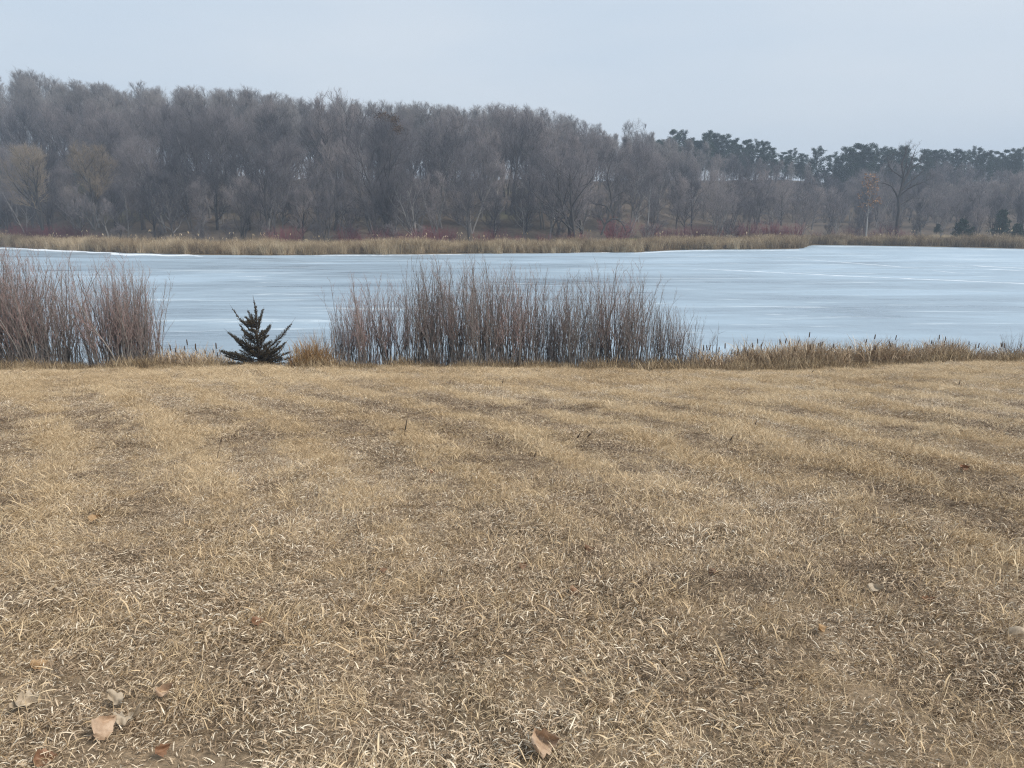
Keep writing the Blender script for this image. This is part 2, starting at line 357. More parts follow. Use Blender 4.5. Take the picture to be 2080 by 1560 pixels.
# ------------------------------------------------------------------ scattering of uncountable stuff
def protos(name, meshes):
    c = bpy.data.collections.new(name)
    for k, me in enumerate(meshes): c.objects.link(bpy.data.objects.new('%s_%02d' % (name, k), me))
    return c
def scatter(name, coll, P, rot, sc, idx, tint, label, mat):
    me = bpy.data.meshes.new(name); me.from_pydata([tuple(p) for p in P], [], []); n = len(P)
    def put(k, ty, f, v):
        a = me.attributes.new(k, ty, 'POINT'); a.data.foreach_set(f, np.ascontiguousarray(v).reshape(-1))
    put('rot', 'FLOAT_VECTOR', 'vector', np.asarray(rot, np.float32)); put('sc', 'FLOAT_VECTOR', 'vector', np.asarray(sc, np.float32))
    put('pick', 'INT', 'value', np.asarray(idx, np.int32)); put('tint', 'FLOAT', 'value', np.asarray(tint, np.float32))
    me.materials.append(mat)
    o = link(name, me)
    g = bpy.data.node_groups.new(name, 'GeometryNodeTree')
    g.interface.new_socket('Geometry', in_out='INPUT', socket_type='NodeSocketGeometry'); g.interface.new_socket('Geometry', in_out='OUTPUT', socket_type='NodeSocketGeometry')
    N = g.nodes; K = g.links.new
    gi, go = N.new('NodeGroupInput'), N.new('NodeGroupOutput'); iop = N.new('GeometryNodeInstanceOnPoints')
    ci = N.new('GeometryNodeCollectionInfo'); ci.inputs['Collection'].default_value = coll; ci.inputs['Separate Children'].default_value = True; ci.inputs['Reset Children'].default_value = True
    def na(k, ty):
        a = N.new('GeometryNodeInputNamedAttribute'); a.data_type = ty; a.inputs['Name'].default_value = k; return a.outputs['Attribute']
    K(gi.outputs[0], iop.inputs['Points']); K(ci.outputs[0], iop.inputs['Instance']); iop.inputs['Pick Instance'].default_value = True
    K(na('pick', 'INT'), iop.inputs['Instance Index']); K(na('sc', 'FLOAT_VECTOR'), iop.inputs['Scale'])
    e2r = N.new('FunctionNodeEulerToRotation'); K(na('rot', 'FLOAT_VECTOR'), e2r.inputs[0]); K(e2r.outputs[0], iop.inputs['Rotation'])
    K(iop.outputs[0], go.inputs[0])
    md = o.modifiers.new('scatter', 'NODES'); md.node_group = g
    return tag(o, label, None, None, 'stuff')

def blades(N, rad, Lr, Wr, lean, curl, K=5, wind=(.5, -.1), tone=(.5, .2), zmin=.004, wob=.08):
    r = rad*np.sqrt(rng.random(N)); a = rng.random(N)*6.283
    B = np.stack([r*np.cos(a), r*np.sin(a), np.zeros(N)], 1)
    az = rng.random(N)*6.283; H = np.stack([np.cos(az)+wind[0], np.sin(az)+wind[1], np.zeros(N)], 1); H = unit(H)
    ln = Lr[0]+(Lr[1]-Lr[0])*rng.random(N)**1.3; wd = (Wr[0]+(Wr[1]-Wr[0])*rng.random(N))/2
    th = lean[0]+(lean[1]-lean[0])*rng.random(N); cu = curl[0]+(curl[1]-curl[0])*rng.random(N)
    P = np.zeros((N, K, 3)); P[:, 0] = B; tw = rng.normal(size=N)*.35
    side = np.zeros((N, K, 3))
    for k in range(K):
        ph = th+cu*(k/(K-1))**1.4
        d = H*np.sin(ph)[:, None]+np.array([0, 0, 1.])*np.cos(ph)[:, None]
        perp = np.stack([-H[:, 1], H[:, 0], np.zeros(N)], 1)
        nrm = np.cross(perp, d); t_ = tw*(1+k)
        side[:, k] = perp*np.cos(t_)[:, None]+nrm*np.sin(t_)[:, None]
        if k < K-1: P[:, k+1] = P[:, k]+d*(ln/(K-1))[:, None]+rng.normal(size=(N, 3))*wob*(ln/(K-1))[:, None]*.5
    P[:, 1:, 2] = np.maximum(P[:, 1:, 2], zmin)
    prof = np.array([.75, 1, .95, .7, .1])[:K] if K == 5 else np.linspace(1, .2, K)
    W = wd[:, None]*prof[None]
    return P, W, side, np.clip(tone[0]+tone[1]*rng.normal(size=N), 0, 1)

coarse, finep, flat = [], [], []
for k in range(9):
    mb = MB(); P, W, S, t = blades(135, .16, (.020, .060), (.0024, .0050), (.4, 1.35), (.6, 2.5), wind=(.55, -.25), tone=(.60, .27)); mb.ribbons(P, W, S, t)
    P, W, S, t = blades(60, .17, (.03, .08), (.002, .0045), (.9, 1.5), (0, .5), K=4, tone=(.36, .2)); mb.ribbons(P, W, S, t)
    coarse.append(mb.mesh('coarse_grass_patch', M_grass))
for k in range(5):
    mb = MB(); P, W, S, t = blades(130, .18, (.05, .13), (.0014, .003), (.35, 1.25), (.1, .9), K=4, wind=(.6, -.3), tone=(.58, .22), wob=.15); mb.ribbons(P, W, S, t)
    P, W, S, t = blades(25, .2, (.05, .11), (.003, .006), (.2, 1.0), (.6, 2.0), wind=(.5, -.2), tone=(.6, .2)); mb.ribbons(P, W, S, t)
    finep.append(mb.mesh('fine_grass_patch', M_fine))
c_coarse, c_fine = protos('coarse_grass_patch', coarse), protos('fine_grass_patch', finep)

def field_points(dens):
    g = dens**-.5; x, y = np.meshgrid(np.arange(-18, 18, g), np.arange(-1.2, 20.2, g)); x = (x+g*(rng.random(x.shape)-.5)*1.5).ravel(); y = (y+g*(rng.random(y.shape)-.5)*1.5).ravel()
    ok = (np.abs(x) < .74*np.maximum(y, 0)+2.6) & (y < edge_y(x)+.25)
    return x[ok], y[ok]
x, y = field_points(84)
st = stripe(x, y); lo = vnoise(x*.9, y*.9, 11); lo2 = vnoise(x*.22, y*.22, 12)
far = sstep(9, 17, y)
pf = np.clip(.06+.78*sstep(.5, .95, st)*(.12+.88*sstep(3.5, 9, y))+.42*sstep(11, 18, y)+.22*lo2, .02, .95)      # share of fine golden grass
isf = rng.random(len(x)) < pf
hole = (~isf) & (lo < -.72) & (rng.random(len(x)) < .6)
hl = hollow(x, y); keep = ~hole & (rng.random(len(x)) > .2*hl); isf &= hl < .3
def lay(name, sel, coll, nproto, smin, smax, tint, label, mat):
    xx, yy = x[sel], y[sel]; n = len(xx); zz = terrain(xx, yy)
    e = .05; gx = (terrain(xx+e, yy)-zz)/e; gy = (terrain(xx, yy+e)-zz)/e
    rot = np.stack([np.arctan(gy)+.1*rng.normal(size=n), -np.arctan(gx)+.1*rng.normal(size=n), rng.normal(size=n)*.9+1.6*vnoise(xx*.7, yy*.7, 14)], 1)
    sc = (smin+(smax-smin)*rng.random(n))*(1+.28*vnoise(xx*1.4, yy*1.4, 15))
    return scatter(name, coll, np.stack([xx, yy, zz+.002], 1), rot, np.stack([sc, sc, sc*(.65+.4*rng.random(n))], 1), rng.integers(0, nproto, n), tint(xx, yy, n), label, mat)
lay('coarse_dry_grass', keep & ~isf, c_coarse, 9, .75, 1.3, lambda a, b, n: .13*vnoise(a*.5, b*.5, 16)+.09*vnoise(a*2.2, b*2.2, 17)+.05*rng.normal(size=n)+.13*sstep(8, 17, b)-.07*sstep(.45, .1, stripe(a, b))*sstep(3, 8, b)-.36*hollow(a, b)*(1-.6*sstep(7, 10, b)), 'curled straw-coloured broad-bladed grass covering the field', M_grass)  # hollow term paints the shade of the dips as darker blades
lay('fine_dry_grass', keep & isf, c_fine, 5, .7, 1.2, lambda a, b, n: .14*vnoise(a*.5, b*.5, 18)+.08*rng.normal(size=n), 'fine golden dry grass growing in swathes across the field', M_fine)

# ------------------------------------------------------------------ reeds on the far shore
def reed_tuft(mat, N=110, H=(1.1, 2.0), rad=.55, plume=6, droop=(.1, 1.5), w=(.018, .04)):
    mb = MB(); P, W, S, t = blades(N, rad, H, w, (.02, .35), droop, K=4, wind=(.25, -.2), tone=(.52, .26), wob=.12); mb.ribbons(P, W, S, t)
    P, W, S, t = blades(N//2, rad*1.1, (H[0]*.35, H[1]*.45), w, (.3, 1.3), (.2, 1.4), K=4, tone=(.38, .2), wob=.2); mb.ribbons(P, W, S, t)
    if plume:
        B = np.stack([rng.normal(size=plume)*rad*.5, rng.normal(size=plume)*rad*.5, np.zeros(plume)], 1); D = np.stack([rng.normal(size=plume)*.12, rng.normal(size=plume)*.12, np.ones(plume)], 1)
        st_ = grow(B, D, H[1]*(.85+.3*rng.random(plume)), 5, 0, .04); mb.tubes(st_, np.tile(np.linspace(.009, .004, 5), (plume, 1)), 3, np.full(plume, .55))
        hd = grow(st_[:, -1]-np.array([0, 0, .12]), D+rng.normal(size=D.shape)*.2, .32, 4, -.3, .1)
        mb.tubes(hd, np.tile(np.array([.012, .05, .035, .0]), (plume, 1)), 4, np.full(plume, .85))
    return mb.mesh('reed_tuft', mat)
c_reed = protos('reed_tuft', [reed_tuft(M_reed, plume=p) for p in (0, 0, 0, 0, 2)])
n = 26000; uu = -.86+1.72*rng.random(n); ss = rng.random(n)**1.15*12.5
wid = np.interp(uu, [-.9, -.69, -.5, -.1, .12, .2, .38, .41, .7, .9], [11, 11, 9.5, 8, 8, 12.5, 13, 7, 6.5, 7])
ok = (ss < wid) & (rng.random(n) < .34)
uu, ss, wid = uu[ok], ss[ok], wid[ok]; ed = .8*vnoise(uu*110, uu*0, 21)+1.3*vnoise(uu*30, uu*0, 22)
yy = shore(uu)+ss+ed*sstep(6, 0, ss); xx = uu*yy; n = len(xx)
hh = (.72+.5*rng.random(n)**1.3)*(1+.22*vnoise(xx*.25, yy*.25, 23)+.15*vnoise(xx*.9, yy*.9, 25))*np.interp(uu, [-.7, -.3, .12, .2, .4, .7], [.95, .95, .9, .85, .9, .95])
hh *= np.where(ss/wid > .8, .8, 1)
scatter('far_reeds', c_reed, np.stack([xx, yy, terrain(xx, yy)-.03], 1), np.stack([.08*rng.normal(size=n), .08*rng.normal(size=n), rng.random(n)*6.28], 1),
        np.stack([hh*.95, hh*.95, hh], 1), np.where(rng.random(n) < .95-.05*(ss/wid), rng.integers(0, 3, n), rng.integers(3, 5, n)), .16*vnoise(xx*.22, yy*.3, 24)+.12*vnoise(xx*.9, yy*.9, 26)+.15*rng.normal(size=n)-.08*sstep(.1, .5, uu)-.06,
        'belt of tan reeds and cattails along the far shore', M_reed)

# ------------------------------------------------------------------ trees
def decid(H, limbs=16, base=.22, spread=.75, ang=.65, up=.9, trunk_r=.16, forks=1, sub=9, tw=8, tl=3, mat_t=M_bark, mat_c=M_twig, tr=.0145, lean=.04, bias=0):
    """bare broad-leaved tree: trunk mesh (trunk + limbs) and crown mesh (branches + twigs)"""
    B = rng.normal(size=(forks, 3))*np.array([.3, .3, 0])*(forks > 1); B[:, 2] = -.3
    D = np.stack([rng.normal(size=forks)*(lean+.14*(forks > 1)), rng.normal(size=forks)*(lean+.14*(forks > 1)), np.ones(forks)], 1)
    D[:, 0] += bias
    hs = H*(.72+.14*rng.random(forks))
    T = grow(B, D, hs, 9, .25, .055); TR = (trunk_r*(.75 if forks > 1 else 1))*np.linspace(1.15, .22, 9)[None]*np.ones((forks, 1))
    nl = max(4, limbs//forks)
    A, AR, AL = spawn(T, TR, nl, base, .99, ang, H*.38*spread, 6, up, .12, .68, .028, .22, .25)
    ctr = np.mean(T[:, 5, :2], 0); rmax = max(np.percentile(np.linalg.norm(A[:, -1, :2]-ctr, axis=1), 90)*1.15, .1*H)
    def fit(Z, top):                              # shoots that would pass the rounded outline stay shorter
        rr_ = np.linalg.norm(Z[:, -1, :2]-ctr, axis=1)/rmax; env = H*top*(1-.30*np.clip(rr_, 0, 1.4)**2)*(1+.05*rng.normal(size=len(Z))); zb = Z[:, 0, 2]; dz = Z[:, -1, 2]-zb
        k_ = np.where(dz > .05, np.clip((env-zb)/np.maximum(dz, .05), .3, 1), 1)[:, None, None]; return Z[:, :1]+(Z-Z[:, :1])*k_
    A = fit(A, .93)
    S, SR, SL = spawn(A, AR, sub, .18, .98, .68, AL*.50, 4, .40, .13, .6, tr*1.7, .45, .4); S = fit(S, .96)
    W, WR, WL = spawn(S, SR, tw, .15, 1, .65, SL*.55, 3, .42, .16, .6, tr*.85, .4, .5); W = fit(W, .985)
    Q, QR, _ = spawn(W, WR, tl, .2, 1, .6, WL*.6, 2, .45, .2, .75, tr*.55, .3, .6); Q = fit(Q, 1.02)
    W0, W0R, _ = spawn(A, AR, 6, .3, 1, .6, AL*.22, 3, .4, .15, .5, tr*.9, .3, .5)
    mt = MB(); mt.tubes(T, TR, 6, .35+.3*rng.random(forks)); mt.tubes(A, AR, 4, .3+.3*rng.random(len(A)))
    mc = MB()
    mc.tubes(S, SR, 3, .05+.6*rng.random(len(S))); mc.tubes(W, WR, 3, .2+.5*rng.random(len(W))); mc.tubes(Q, QR, 3, .4+.4*rng.random(len(Q))); mc.tubes(W0, W0R, 3, .4+.3*rng.random(len(W0)))
    top_ = np.percentile(Q[:, -1, 2], 99.5)                 # bring the tree to its stated height
    for q in (mt, mc): q.V = [v*np.float32(H/top_) for v in q.V]
    return mt.mesh('trunk', mat_t), mc.mesh('crown', mat_c)
def joined(a, b, name):
    V, Lp, St, Tn, Mi = [], [], [], [], []; nv = nl = 0
    for k, m in enumerate((a, b)):
        v = np.zeros(len(m.vertices)*3, np.float32); m.vertices.foreach_get('co', v); l = np.zeros(len(m.loops), np.int32); m.loops.foreach_get('vertex_index', l)
        st = np.zeros(len(m.polygons), np.int32); m.polygons.foreach_get('loop_start', st); t = np.zeros(len(m.vertices), np.float32); m.attributes['tone'].data.foreach_get('value', t)
        V.append(v); Lp.append(l+nv); St.append(st+nl); Tn.append(t); Mi.append(np.full(len(st), k, np.int32)); nv += len(m.vertices); nl += len(l)
    V, Lp, St, Tn, Mi = map(np.concatenate, (V, Lp, St, Tn, Mi)); me = bpy.data.meshes.new(name)
    me.vertices.add(nv); me.vertices.foreach_set('co', V); me.loops.add(nl); me.loops.foreach_set('vertex_index', Lp); me.polygons.add(len(St)); me.polygons.foreach_set('loop_start', St)
    me.materials.append(a.materials[0]); me.materials.append(b.materials[0]); me.polygons.foreach_set('material_index', Mi); me.polygons.foreach_set('use_smooth', np.ones(len(St), bool))
    q = me.attributes.new('tone', 'FLOAT', 'POINT'); q.data.foreach_set('value', Tn); me.update(calc_edges=True); me.validate(); return me
WOOD = []                                      # far trees that read as one mass: (x, y, z, rz, sx, sz, pick)
KINDS = {}
KINDS['upright'] = [(decid(15, 20, .25, 1.0, .72, .9, .19, 1), 15), (decid(15, 22, .2, 1.0, .75, .85, .2, 2), 15), (decid(15, 24, .28, .9, .65, 1.0, .17, 3), 15), (decid(15, 20, .32, 1.05, .75, .75, .2, 1, lean=.08), 15), (decid(15, 22, .15, .95, .8, .8, .2, 2), 15)]
KINDS['round'] = [(decid(11, 20, .14, 1.1, .8, .7, .15, 2, sub=8, tw=9), 11), (decid(11, 20, .16, 1.15, .85, .6, .14, 3), 11), (decid(11, 18, .18, 1.0, .75, .8, .14, 1), 11)]
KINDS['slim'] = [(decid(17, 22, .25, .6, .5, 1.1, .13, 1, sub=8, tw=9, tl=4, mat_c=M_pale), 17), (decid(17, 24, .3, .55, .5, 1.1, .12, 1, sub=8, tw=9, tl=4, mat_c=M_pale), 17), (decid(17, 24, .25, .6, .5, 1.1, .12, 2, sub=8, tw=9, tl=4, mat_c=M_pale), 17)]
KINDS['brush'] = [(decid(4.5, 20, .05, 1.2, .7, .9, .05, 4, sub=6, tw=7, tl=3, tr=.012), 4.5), (decid(4.5, 22, .05, 1.3, .8, .8, .05, 5, sub=6, tw=7, tl=3, tr=.012), 4.5)]
KINDS['sapling'] = [(decid(7, 26, .06, 1.0, .7, .9, .06, 3, sub=7, tw=7, tl=4, tr=.014), 7), (decid(7, 26, .05, 1.1, .7, .9, .06, 4, sub=7, tw=7, tl=4, tr=.014), 7)]
LAB = {'sapling': ('understory_tree', 'low many-stemmed bare tree growing under the tall trees of the wood', 'tree', 'low bare trees under the wood'),
       'upright': ('bare_tree', 'tall bare grey-brown tree in the wood across the frozen lake', 'tree', 'tall bare trees of the wood'),
       'round': ('bare_tree', 'bare round-crowned mauve-grey tree at the front of the wood across the ice', 'tree', 'round-crowned bare trees at the edge of the wood'),
       'slim': ('bare_tree', 'slim pale bare tree high on the wooded slope behind the other trees', 'tree', 'slim pale trees on the upper slope'),
       'brush': ('bare_bush', 'low bare grey bush at the foot of the wood across the ice', 'bush', 'bare bushes under the wood')}
MARKS = [(-300, 0, 'beyond the tan willows'), (0, 230, 'behind the tan willows'), (230, 430, 'about the remnants of old snow'), (430, 610, 'about the grey four-trunked tree'), (610, 735, 'below the fan-crowned tree on the skyline'),
         (735, 880, 'about the many-stemmed tree with leaf nests'), (880, 1080, 'between the leaf-nest tree and the many-trunked tree'), (1080, 1215, 'about the wide tree with fanning dark trunks'), (1215, 1300, 'about the slanting tree with elbow limbs'),
         (1300, 1420, 'about the thin white-barked tree'), (1420, 1640, 'behind the point of reeds'), (1640, 1800, 'about the tree with orange leaves'), (1800, 1900, 'about the great dark oak'), (1900, 2080, 'about the evergreen bushes on the bank'), (2080, 4000, 'past the evergreen bushes on the bank')]
def mark(px):
    for a_, b_, t_ in MARKS:
        if a_ <= px < b_: return t_
    return MARKS[0][2]
RANKS = [(20, 'front rank'), (29.5, 'second rank'), (41.5, 'third rank'), (57, 'fourth rank'), (999, 'hindmost rank')]
LOOKS = {'upright': 'tall bare tree in the %s, %s', 'round': 'round-crowned bare tree in the %s, %s', 'sapling': 'low many-stemmed bare tree in the %s, %s', 'slim': 'slim pale bare tree in the %s, %s'}
def place_label(kind, x, y):
    s_ = y-float(shore(x/y)); px = px_of_u(x/y); rk = next(t_ for a_, t_ in RANKS if s_ < a_)
    if kind == 'brush': return 'low bare grey bush behind the reeds, '+mark(px)
    return LOOKS[kind] % (rk, mark(px))
def plant(kind, x, y, H, label=None, k=None, name=None, rz=None, sq=1.0):
    v = KINDS[kind]; (mt, mc), h0 = v[random.randrange(len(v)) if k is None else k]
    nm, lb, ct, gp = LAB[kind]; sc = H/h0
    w = thing(name or nm, label or place_label(kind, x, y), ct, (x, y, tz(x, y)-.1), random.random()*6.28 if rz is None else rz, (sc*sq, sc*sq, sc), None if label else gp)
    link('trunk', mt, w); link('crown', mc, w); return w
SKY = [(-500, 130), (0, 142), (60, 138), (130, 152), (200, 166), (300, 183), (400, 178), (500, 180), (600, 196), (690, 205), (800, 204), (900, 216), (1040, 216), (1100, 224), (1160, 238), (1240, 275),
       (1290, 262), (1370, 285), (1500, 300), (1600, 318), (1680, 330), (1730, 318), (1820, 315), (1950, 322), (2080, 322), (2600, 330)]
SKX = [a for a, b in SKY]; SKYY = [b-(14 if a < 350 else 8 if a < 1150 else 2) for a, b in SKY]
def px_of_u(u): return CX+u*F*math.cos(PITCH)         # bearing to photo column (near the horizon)
def top_z(px, py, Y): return at(px, py, Y)[2]
def row(kind, s, gap, hmin, hmax, cap, u0=-.80, u1=.80, jit=.35, sj=3.0, sq=1.0, mass=False):
    u = u0
    while u < u1:
        Y0 = float(shore(u))+s; u += gap/Y0*(1+jit*random.uniform(-1, 1))
        if u > u1: break
        Yk = float(shore(u))+s+random.uniform(-sj, sj); Xk = u*Yk; g = tz(Xk, Yk)
        lim = top_z(px_of_u(u), float(np.interp(px_of_u(u), SKX, SKYY))+cap[0]+random.random()*(cap[1]-cap[0]), Yk)-g
        H = min(random.uniform(hmin, hmax), lim) if not mass else min(lim, 29)*random.uniform(.94, 1)
        if H < 3: continue
        k = kind if isinstance(kind, str) else random.choices([a for a, b in kind], [b for a, b in kind])[0]
        if mass: WOOD.append((Xk, Yk, g-.1, random.random()*6.28, H/17*sq, H/17, random.randrange(3)))
        else: plant(k, Xk, Yk, H, sq=sq)
# left and middle wood
row([('round', .6), ('upright', .4)], 15, 3.9, 8, 13, (20, 60), -.78, .13)
row([('round', .4), ('upright', .6)], 24, 4.0, 11, 16, (8, 45), -.78, .16)
row([('upright', 1)], 35, 4.0, 14, 19, (0, 30), -.78, .17)
row('upright', 48, 4.2, 15, 20, (0, 22), -.78, .17)
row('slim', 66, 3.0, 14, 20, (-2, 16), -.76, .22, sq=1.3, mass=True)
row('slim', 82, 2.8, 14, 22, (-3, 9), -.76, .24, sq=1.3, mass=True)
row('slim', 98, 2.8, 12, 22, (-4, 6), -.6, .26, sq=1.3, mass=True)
# right-hand wood
row([('round', .75), ('upright', .25)], 17, 4.2, 7, 11, (60, 110), .16, .78)
row([('round', .6), ('upright', .4)], 30, 4.2, 9, 14, (35, 80), .15, .80)
row([('round', .4), ('upright', .6)], 46, 4.2, 10, 15, (15, 60), .14, .80)
row([('upright', .7), ('round', .3)], 66, 4.2, 10, 14, (5, 40), .14, .80)
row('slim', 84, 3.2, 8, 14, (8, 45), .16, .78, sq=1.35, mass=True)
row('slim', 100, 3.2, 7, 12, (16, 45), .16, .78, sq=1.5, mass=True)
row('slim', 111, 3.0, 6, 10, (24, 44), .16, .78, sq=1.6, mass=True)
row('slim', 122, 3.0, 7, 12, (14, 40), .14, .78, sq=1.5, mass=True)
row('sapling', 30, 4.0, 5, 8, (30, 60), -.76, .16)
row('sapling', 54, 4.0, 5, 9, (20, 60), -.76, .16)
row('sapling', 40, 3.6, 4, 7, (40, 90), .16, .78)
row('sapling', 58, 3.8, 5, 8, (20, 70), .16, .78)
row('brush', 12.5, 5.2, 2.2, 4.2, (0, 1), -.76, .78, sj=1.5)

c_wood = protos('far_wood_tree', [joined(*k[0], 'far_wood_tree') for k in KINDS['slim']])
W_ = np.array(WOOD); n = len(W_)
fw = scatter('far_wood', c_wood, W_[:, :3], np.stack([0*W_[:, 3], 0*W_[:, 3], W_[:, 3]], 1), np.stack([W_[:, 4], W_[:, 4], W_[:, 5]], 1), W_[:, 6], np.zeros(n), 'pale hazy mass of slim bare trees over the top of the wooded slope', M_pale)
# pines on the far ridge
def pine(H, cb=.45, w=2.4):
    T = grow(np.array([[0, 0, -.3]]), np.array([[.03*random.uniform(-1, 1), .03*random.uniform(-1, 1), 1.]]), H, 9, .1, .02); TR = .17*np.linspace(1, .16, 9)[None]
    mt = MB(); mt.tubes(T, TR, 6, [.5]); D_, DR, _ = spawn(T, TR, 6, .06, cb, 1.4, .9, 2, 0, .1, .15, .02); mt.tubes(D_, DR, 3, np.full(len(D_), .3))
    A, AR, AL = spawn(T, TR, 46, cb, .98, 1.2, w*1.0, 5, .45, .16, .35, .02, .55); mc = MB()
    S, SR, SL = spawn(A, AR, 7, .3, 1, .7, AL*.38, 3, .35, .15, .5, .012, .4)
    mt.tubes(A, AR, 3, np.full(len(A), .4))
    E = np.concatenate([S[:, -1], S[:, 1], A[:, -1], A[:, -2]]); N = len(E); m = 15
    C0 = np.repeat(E, m, 0)+rng.normal(size=(N*m, 3))*np.array([.22, .22, .12]); d = unit(rng.normal(size=(N*m, 3))+np.array([0, 0, .8])); e = unit(np.cross(d, rng.normal(size=d.shape)))
    ln = (.13+.14*rng.random(N*m))[:, None]; V = np.stack([C0-e*ln*.32, C0+e*ln*.32, C0+d*ln], 1).reshape(-1, 3)
    mc.add(V, None, np.arange(len(V)).reshape(-1, 3), np.repeat(np.clip(np.repeat(.5+.18*rng.normal(size=N), m)+.12*rng.normal(size=N*m), 0, 1), 3))
    return mt.mesh('trunk', M_bark), mc.mesh('crown', M_pine, False)
PINES = [(pine(13, .20, 2.9), 13), (pine(13, .26, 2.6), 13), (pine(13, .17, 3.2), 13), (pine(13, .24, 2.8), 13)]
def put_pine(px, py, Y, label=None, sc=1.0):
    p0 = at(px, py, Y); g = tz(p0[0], Y); H = p0[2]-g; (mt, mc), h0 = PINES[random.randrange(4)]
    w = thing('pine_tree', label or ('dark green pine on the far ridge, '+('just past the pale bare tree' if px < 1440 else 'in the unbroken stand above the reed point' if px < 1585 else 'beside the notch in the ridge' if px < 1715 else 'in the clump above the orange-leaved tree' if px < 1815 else 'behind the crown of the great oak' if px < 1905 else 'above the evergreen bushes')), 'pine tree', (p0[0], Y, g-.1), random.random()*6.28, (max(.8, min(1.3, H/h0))*sc,)*2+(H/h0,), None if label else 'pines on the far ridge')
    link('trunk', mt, w); link('crown', mc, w)
for px, py in [(1318, 283), (1342, 287), (1372, 262), (1386, 268), (1402, 279), (1418, 284), (1436, 266), (1450, 272), (1462, 270), (1476, 276), (1490, 281), (1510, 285), (1524, 282), (1540, 286), (1556, 290), (1570, 297), (1592, 308), (1612, 304), (1634, 311),
               (1661, 301), (1696, 314), (1720, 302), (1738, 290), (1752, 293), (1768, 296), (1786, 300), (1806, 302), (1834, 300), (1880, 306), (1902, 304), (1922, 303), (1952, 302), (1984, 300), (2004, 306), (2022, 306), (2042, 303), (2062, 304), (2078, 303), (2110, 303), (2150, 304)]+[(x_+random.uniform(-6, 6), float(np.interp(x_, [1360, 1500, 1600, 1680, 1740, 2080], [275, 288, 312, 330, 302, 310]))+random.uniform(0, 16)) for x_ in range(1340, 2080, 26)]:
    put_pine(px, py, random.uniform(205, 222) if px < 1650 else random.uniform(192, 210))
# wind-thin pale tree above the pines' near end
def special(px, y_top, y_base, Y, mtmc, h0, name, label, cat='tree', rz=0., sq=1.):
    p0 = at(px, y_top, Y); g = tz(p0[0], Y) if y_base is None else at(px, y_base, Y)[2]; sc = (p0[2]-g)/h0
    w = thing(name, label, cat, (p0[0], Y, g-.05), rz, (sc*sq, sc*sq, sc)); link('trunk', mtmc[0], w); link('crown', mtmc[1], w); return w
special(1290, 240, None, 190, decid(16, 22, .3, .7, .5, 1.0, .14, 3, mat_c=M_pale, mat_t=M_birch), 16, 'bare_tree', 'pale grey bare tree standing above the pines where the ridge begins')
special(690, 181, None, 132, decid(16, 26, .45, .62, .5, 1.0, .2, 2, mat_c=M_twig), 16, 'bare_tree', 'fan-crowned bare tree rising clear above the skyline of the wood')
special(60, 290, 462, 117, decid(11, 22, .25, 1.0, .7, .9, .2, 2, mat_c=M_tan, mat_t=M_oak), 11, 'willow_tree', 'tan twiggy willow with a round crown above the far reeds', 'willow', sq=1.15)
special(165, 285, 460, 113, decid(11, 22, .3, 1.0, .7, .9, .2, 2, mat_c=M_tan, mat_t=M_oak), 11, 'willow_tree', 'tan twiggy willow leaning over beside the other tan willow', 'willow', rz=.4, sq=1.2)
special(1320, 330, 462, 118, decid(11, 12, .4, .7, .6, .8, .10, 1, mat_t=M_birch), 11, 'birch_tree', 'thin white-barked tree behind the red shrubs and reeds')
special(1170, 290, 478, 112, decid(12, 26, .1, 1.15, .75, .7, .22, 3, mat_t=M_oak), 12, 'bare_tree', 'wide bare tree with several dark trunks fanning from one base', sq=1.15)
special(780, 235, 470, 110, decid(14, 26, .12, .95, .65, .9, .18, 4, mat_t=M_oak), 14, 'bare_tree', 'many-stemmed dark bare tree holding clumps of dead leaves', sq=1.1)
special(540, 300, 472, 106, decid(12, 24, .15, .9, .6, 1.0, .16, 4), 12, 'bare_tree', 'grey tree of four close trunks at the edge of the reeds')
